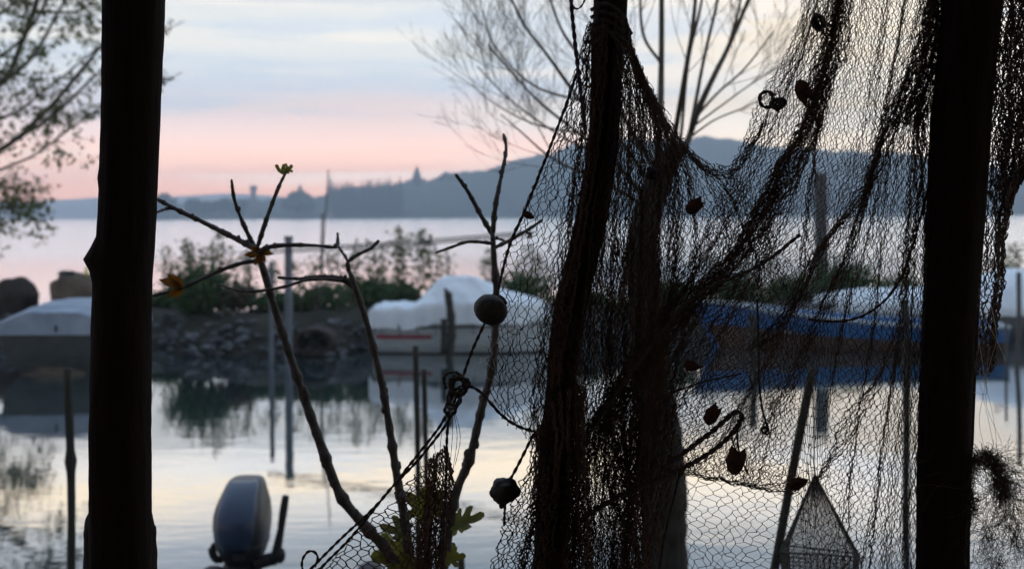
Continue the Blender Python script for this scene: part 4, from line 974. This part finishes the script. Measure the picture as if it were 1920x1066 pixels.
pole(1410, 590, 760, 14, 17.0, 'mooring_stake', 'pale stake standing before the blue boat bow', 'stake', 'stake', irr=.05)
pole(1448, 690, 1090, 17, 3.6, 'leaning_stick', 'long dark stick leaning right behind the lower big net', 'stake', 'stick', lean=76, irr=.04)
pole(1905, 510, 720, 9, 17.2, 'mooring_pole', 'thin dark bowed pole in the water near the right edge', 'wire', lean=5, irr=.05)
pole(1886, 600, 720, 5, 17.0, 'mooring_pole', 'short thin pole left of the bowed pole near the right edge', 'wire')
pole(864, 1040, 1300, 13, 5.5, 'wooden_stake', 'stub of a stake just showing at the bottom centre edge', 'stake', 'stake', irr=.1)

# ------------------------------------------------------------------ boats
def frame(loc, yaw):
    c, s = math.cos(yaw), math.sin(yaw)
    return lambda x, y, z: Vector((loc[0] + c * x - s * y, loc[1] + s * x + c * y, loc[2] + z))
def hull_rings(T, L_, B, Hs, Hb, keel=-0.22, n=22, z0f=0.0, z1f=1.0, out=1.0, bluff=2.2):
    """open hull rings from stern (x=-L/2) to bow (x=+L/2), between height fractions"""
    rings = []
    for i in range(n):
        t = i / (n - 1); x = -L_ / 2 + L_ * t; bw = B / 2 * (1 - max(0, (t - .35) / .65) ** bluff) * (0.88 + .12 * min(1, t * 4)); sh = Hs + (Hb - Hs) * t ** 2.2; ring = []
        for k in range(17):
            u = -1 + 2 * k / 16; a = abs(u); zf = a ** 1.6; fl = .20 + .62 * t * t; yf = math.copysign(min(1, a * 1.5) ** .8 * (1 - fl + fl * zf), u)
            ring.append(T(x + (0.10 * L_ * zf if t > .93 else 0) * (t - .93) / .07, yf * bw * out, keel + (sh - keel) * zf))
        rings.append(ring)
    return rings
def rail(T, L_, B, Hs, Hb, dz=0.0, out=1.02, n=26, bluff=2.2, t0=0, t1=1):
    res = []
    for sgn in (-1, 1):
        P = []
        for i in range(n):
            t = t0 + (t1 - t0) * i / (n - 1); x = -L_ / 2 + L_ * t; bw = B / 2 * (1 - max(0, (t - .35) / .65) ** bluff) * (0.88 + .12 * min(1, t * 4)); sh = Hs + (Hb - Hs) * t ** 2.2
            P.append(T(x + (.10 * L_ if t > .93 else 0) * max(0, t - .93) / .07, sgn * bw * out, sh + dz))
        res.append(P)
    return res
def cover(T, prof, B, droop=0.14, n=34, seed=0.0, bluff=2.2, L_=None, wr=0.02, flat=0.0):
    n = 72; K = 48
    """boat cover: prof = list (x, crest z, edge z)"""
    xs_ = np.linspace(prof[0][0], prof[-1][0], n); rings = []
    for x in xs_:
        zc = np.interp(x, [p[0] for p in prof], [p[1] for p in prof]); ze = np.interp(x, [p[0] for p in prof], [p[2] for p in prof])
        t = (x + L_ / 2) / L_; bw = B / 2 * (1 - max(0, (min(t, 1) - .35) / .65) ** bluff) * 1.04 * (0.90 + .10 * min(1, max(t, 0) * 4)) + .02; ring = []
        for k in range(K + 1):
            u = -1 + 2 * k / K; a = abs(u)
            if a < .8:
                q_ = a / .8; fq = q_ ** 2.1 if not flat else max(0, (q_ - flat) / (1 - flat)) ** 1.1
                z = zc - (zc - ze) * fq; y = u / .8 * bw
            else: z = ze - droop * (a - .8) / .2; y = math.copysign(bw * (1.01 + .05 * (a - .8) / .2 * mnoise.noise(Vector((x * 9, seed, 0)))), u)
            z += wr * .5 * mnoise.noise(Vector((x * 4, u * 5, seed))) - wr * 1.3 * max(0, .45 - abs(mnoise.noise(Vector((x * 5 + u * 3, u * 2.2, seed + 4))) * 2)) + wr * .4 * mnoise.noise(Vector((x * 14, u * 9, seed))); y += wr * .8 * mnoise.noise(Vector((x * 6, u * 4, seed + 9)))
            ring.append(T(x, y, z))
        rings.append(ring)
    return rings
def boat(name, label, loc, yaw, L_, B, Hs, Hb, hullmat, cov=None, covmat='tarp', railmat=None, stripe=None, bottom=None, transom=True, bluff=2.2, seed=1.0, thwarts=True, flat=0.0, droop=0.14, wr=.02):
    T = frame(loc, yaw); r = thing(name, label, 'boat', loc); mb = MB(); rg = hull_rings(T, L_, B, Hs, Hb, bluff=bluff); mb.loft(rg, False, False, closed=False)
    mb.add(rg[0], [tuple(range(17))[::-1]]); h = mb.build('hull', hullmat, r, True)
    md = h.modifiers.new('thickness', 'SOLIDIFY'); md.thickness = 0.03; md.offset = -1
    if railmat:
        mb = MB()
        for P in rail(T, L_, B, Hs, Hb, bluff=bluff): mb.tube(P, .024, 7)
        ends = rail(T, L_, B, Hs, Hb, bluff=bluff); mb.tube([ends[0][0], ends[1][0]], .024, 7); mb.build('gunwale', railmat, r, True)
    if stripe:
        m_, z0, z1, t0, t1 = stripe
        for sgn in (0, 1):
            A_ = rail(T, L_, B, Hs, Hb, -z0, 1.012, 24, bluff, t0, t1)[sgn]; B_ = rail(T, L_, B, Hs, Hb, -z1, 1.006, 24, bluff, t0, t1)[sgn]
            mb = MB(); mb.add(A_ + B_, [(i, i + 1, 24 + i + 1, 24 + i) for i in range(23)])
            st = mb.build('stripe', m_, r); st.parent = h; mds = st.modifiers.new('thickness', 'SOLIDIFY'); mds.thickness = .008
    if bottom:
        m_, zz = bottom; mb = MB(); rg = hull_rings(T, L_, B, Hs, Hb, out=1.012, bluff=bluff); keep = []
        for g_ in rg: keep.append([p for p in g_])
        k0 = 2 if zz else 4; mb.loft([[g_[i] + Vector((0, 0, -.004)) for i in range(k0, 17 - k0)] for g_ in keep], False, False, closed=False); bt = mb.build('bottom_paint', m_, r, True); bt.parent = h
    if cov:
        mb = MB(); cr = cover(T, cov, B, droop, L_=L_, seed=seed, bluff=bluff, flat=flat, wr=wr); mb.loft(cr, False, False, closed=False); mb.add(cr[0], [tuple(range(49))]); mb.add(cr[-1], [tuple(range(49))[::-1]])
        mb.build('cover', covmat, r, True)
    elif thwarts:
        mb = MB()
        for fx in (-.3, 0.02, .26): mb.add([T(L_ * fx + dx, y, Hs * .72) for dx in (-.1, .1) for y in (-B * .42, B * .42)], [(0, 1, 3, 2)])
        tw_ = mb.build('thwart', 'boatwood', r); md = tw_.modifiers.new('thickness', 'SOLIDIFY'); md.thickness = .03
    return r, T
# white covered boat, bow to the right
c = at(862, 0, 19.8)
rw, T = boat('motor_boat', 'white motor boat under a white cover with a red hull stripe', (c.x, 19.75, 0), -R(7), 2.55, 1.15, 0.52, 0.56, 'hullwhite',
     [(-1.33, .70, .66), (-1.27, .75, .72), (-.90, .76, .73), (-.74, .72, .70), (-.52, .92, .76), (-.30, 1.14, .80), (-.22, 1.17, .81), (.20, 1.16, .81), (.34, 1.10, .80), (.62, .97, .79), (1.0, .87, .78), (1.25, .80, .76), (1.36, .70, .66)], 'tarp',
     stripe=('red', .22, .275, .02, .36), bottom=('hulldark', 0), bluff=3.4, seed=3, droop=.32, flat=.34, wr=.04)
rp = rail(T, 2.55, 1.15, .52, .56, -.10, 1.05, bluff=3.4)
for P in rp:
    mb = MB(); mb.tube(P, .016, 6); mb.build('rub_strake', 'black', rw)
for x in np.linspace(-1.15, 1.1, 9):
    t_ = (x + 1.275) / 2.55; bw = 1.15 / 2 * (1 - max(0, (t_ - .35) / .65) ** 3.4) * (.88 + .12 * min(1, t_ * 4)) + .035
    mb = MB(); mb.tube([T(x, -bw, .50), T(x + .01, -bw - .01, .40), T(x + .03, -bw + .03, .30)], .006, 4); mb.build('lashing', 'rope', rw)
# left boat, seen from the stern
c = at(92, 0, 17.2)
rl, T = boat('motor_boat', 'dark hulled boat under a pale blue cover behind the left post', (c.x, 18.6, 0), math.pi / 2 + R(3), 3.0, 1.62, 0.64, 0.70, 'hulldark',
     [(-1.56, .84, .68), (-1.2, .90, .69), (-.3, .92, .7), (.6, .90, .7), (1.2, .84, .7), (1.50, .74, .68)], 'tarpblue', bluff=4.0, seed=7, flat=.42)
mb = MB(); p = at(105, 616, 16.7); mb.blob(p, .022, .02, .05, 8, .1); mb.build('bow_cleat', 'black', rl)
# blue rowing boat, bow left
c = at(1600, 0, 20.0)
rb, T = boat('rowing_boat', 'open blue rowing boat with a white bow rim behind the big net', (c.x, 19.9, 0), math.pi - R(8), 4.25, 1.45, 0.40, 0.74, 'hullblue', None, railmat='hullwhite', bottom=('hullbrown', 1), seed=5)
mb = MB(); mb.loft([[T(2.0, -.10, .70), T(2.0, .10, .70), T(2.0, .10, .72), T(2.0, -.10, .72)], [T(1.25, -.52, .55), T(1.25, .52, .55), T(1.25, .52, .57), T(1.25, -.52, .57)]]); mb.build('foredeck', 'tarpblue', rb)
c = at(1790, 0, 21.3)
boat('motor_boat', 'white covered boat moored beyond the blue boat, cabin bump at the right edge', (c.x, 21.65, 0), math.pi - R(6), 4.3, 1.5, .5, .58, 'hullgrey',
     [(-2.2, .8, .52), (-1.8, 1.1, .55), (-1.0, 1.16, .56), (-.6, 1.08, .56), (0, .86, .57), (.8, .84, .58), (1.6, .82, .6), (2.25, .7, .58)], 'tarp', bluff=2.6, seed=9)

# outboard engine and its boat in the foreground
c = at(487, 0, 5.2); T = frame((c.x - .02, 5.3, 0), math.pi / 2 + R(5))
ro = thing('small_boat', 'low grey boat moored below the bank carrying the outboard', 'boat', (c.x, 5.3, 0)); mb = MB()
Lb = 3.1; rg = []
for i in range(18):
    t = i / 17; x = Lb / 2 - Lb * t; bw = .44 * (1 - max(0, (t - .4) / .6) ** 2.2); ring = []
    for k in range(15):
        u = -1 + 2 * k / 14; a = abs(u); ring.append(T(x, math.copysign(min(1, a * 1.6) ** .8, u) * bw, -.15 + (.225 + .15 - .07 * math.sin(t * math.pi)) * a ** 1.8))
    rg.append(ring)
mb.loft(rg, False, False, closed=False); h = mb.build('hull', 'boatwood', ro, True); md = h.modifiers.new('thickness', 'SOLIDIFY'); md.thickness = .03; md.offset = -1
mb = MB(); mb.add([T(Lb / 2 - .03, -.40, .10), T(Lb / 2 - .03, .40, .10), T(Lb / 2 - .03, .36, -.12), T(Lb / 2 - .03, -.36, -.12), T(Lb / 2 - .07, -.40, .10), T(Lb / 2 - .07, .40, .10), T(Lb / 2 - .07, .36, -.12), T(Lb / 2 - .07, -.36, -.12)],
   [(0, 1, 2, 3), (4, 7, 6, 5), (0, 4, 5, 1), (3, 2, 6, 7), (0, 3, 7, 4), (1, 5, 6, 2)]); mb.build('transom', 'boatwood', ro)
for sx in (-.41, .41):
    mb = MB(); mb.blob(T(Lb / 2 - .08, sx, .22), .07, .06, .05, 8, .1); mb.build('corner_knee', 'boatwood', ro, True)
OY = 6.75
oc = at(456, 1066, OY); ob = thing('outboard_motor', 'blue grey outboard engine with raised black tiller on the small boat stern', 'outboard motor', oc); s_ = OY / F
def cowl_ring(y, w, d, back, k=2.6, n=40, front=0):
    o_ = at(456, y, OY); res = []
    for i in range(n):
        a = 2 * math.pi * i / n; x = math.copysign(abs(math.cos(a)) ** (2 / k), math.cos(a)) * w / 2 * s_; yy = math.copysign(abs(math.sin(a)) ** (2 / k), math.sin(a)) * d / 2 * s_
        res.append(o_ + Vector((x, yy + back * s_, 0)))
    return res
mb = MB(); prof = [(1048, 62, 80, 0), (1036, 76, 100, -2), (1020, 88, 122, -4), (1000, 98, 138, -6), (978, 103, 146, -6), (960, 102, 144, -3), (942, 95, 134, 4), (925, 82, 116, 14), (912, 72, 92, 24), (905, 64, 72, 32), (902, 54, 52, 38)]
mb.loft([cowl_ring(*p) for p in prof]); mb.build('cowl', 'cowlside', ob, True)
# raised front panel of the cowl
def panel_row(y, w, d, back, k=2.6, frac=.66):
    o_ = at(456, y, OY); res = []
    for i in range(13):
        xn = (-1 + 2 * i / 12) * frac; yn = (1 - abs(xn) ** k) ** (1 / k)
        res.append(o_ + Vector((xn * w / 2 * s_, -yn * d / 2 * s_ + back * s_ - .012, 0)))
    return res
rows_ = [panel_row(*p, frac=f_) for p, f_ in zip(prof[2:], (.50, .60, .66, .70, .74, .78, .84, .86, .8))]
mb = MB(); mb.loft(rows_, False, False, closed=False); pn = mb.build('cowl_panel', 'cowl', ob, True); md = pn.modifiers.new('thickness', 'SOLIDIFY'); md.thickness = .01; md.offset = 0
mb = MB(); mb.loft([cowl_ring(1050, 64, 84, 0), cowl_ring(1036, 79, 104, -2), cowl_ring(1018, 92, 127, -4), cowl_ring(1008, 98, 136, -5)]); mb.build('cowl_base', 'black', ob, True)
mb = MB(); mb.box(at(462, 1024, OY) + Vector((0, -.20, 0)), .06, .02, .03); mb.build('starter_handle', 'black', ob)
mb = MB(); mb.loft([cowl_ring(1046, 58, 72, 0), cowl_ring(1056, 72, 84, 0), cowl_ring(1072, 66, 76, 0), cowl_ring(1110, 40, 60, 0), cowl_ring(1230, 34, 52, 0)]); mb.build('leg', 'black', ob, True)
mb = MB(); P = pxline([(418, 1020), (402, 1020), (398, 1032), (404, 1046), (418, 1052)], 16, OY - .1); mb.tube(P, [.014] * 16, 8); mb.tube(P[6:14], .022, 8); mb.build('carry_handle', 'black', ob, True)
mb = MB(); mb.tube(pxline([(478, 1056), (505, 1048), (518, 1046)], 8, OY - .1), .035, 8); mb.tube(pxline([(514, 1052), (520, 1026), (528, 985)], 10, OY - .12), taper(.028, .018, 10), 9); mb.blob(at(526, 1040, OY - .12), .028, .03, .04, 8, .1); til = mb.build('tiller', 'black', ob, True)
mb = MB(); mb.tube(pxline([(527, 988), (531, 960), (536, 928)], 10, OY - .12), [.019, .02, .02, .021, .021, .021, .021, .02, .02, .017], 10); q = mb.build('grip', 'black', ob, True); q.parent = til

# pyramid fish trap behind the lower net
TY2 = 3.3; tp = thing('fish_trap', 'pyramid shaped grey mesh fish trap behind the lower big net', 'fish trap', at(1540, 1100, TY2)); s_ = TY2 / F
ap = at(1527, 888, TY2); cs = [at(1462, 1034, TY2 - .05), at(1612, 1044, TY2 - .03), at(1600, 1036, TY2 + .17), at(1480, 1022, TY2 + .17)]
mb = MB()
for i in range(4): mb.tube([cs[i], cs[(i + 1) % 4]], .0022, 6); mb.tube([ap, cs[i]], .0011 if i != 1 else .0035, 5)
mb.build('frame', 'trapcloth', tp)
mb = MB()
for i in range(4):
    a, b_ = cs[i], cs[(i + 1) % 4]
    for k in range(1, 44): mb.tube([ap, a.lerp(b_, k / 44)], .00045, 3, cap=False)
    for k in range(3, 60): mb.tube([ap.lerp(a, k / 60), ap.lerp(b_, k / 60) + Vector((0, .01 * math.sin(k * .7), 0))], .00045, 3, cap=False)
mb.build('mesh_sides', 'trapcloth', tp)
mb = MB(); low = [p + Vector((0, 0, -.16)) * 1 + (ap - p) * .12 for p in cs]
for i in range(4):
    a, b_, c1, d1 = cs[i], cs[(i + 1) % 4], low[i], low[(i + 1) % 4]
    for k in range(0, 49): mb.tube([a.lerp(b_, k / 48), c1.lerp(d1, k / 48)], .0011, 3, cap=False)
    for k in range(1, 14): mb.tube([a.lerp(c1, k / 13), b_.lerp(d1, k / 13)], .0009, 3, cap=False)
mb.build('mesh_base', 'trapcloth', tp)
mb = MB(); mb.tube([ap, at(1524, 700, TY2 + .02)], .0015, 5); mb.build('hanging_line', 'rope', tp)

# ------------------------------------------------------------------ haze
hz = MB(); hz.box((60, 1100, 39), 3200, 2300, 82)
ho = hz.build('haze', 'net'); ho['kind'] = 'stuff'
hm = bpy.data.materials.new('evening_haze'); hm.use_nodes = True; t = hm.node_tree; t.nodes.clear()
pv = nd(t, 'ShaderNodeVolumePrincipled'); pv.inputs['Color'].default_value = (0.64, 0.81, 1.0, 1); pv.inputs['Density'].default_value = 0.0008; pv.inputs['Anisotropy'].default_value = 0.55
o = nd(t, 'ShaderNodeOutputMaterial'); link(t, pv.outputs[0], o.inputs['Volume'])
ho.data.materials.clear(); ho.data.materials.append(hm)
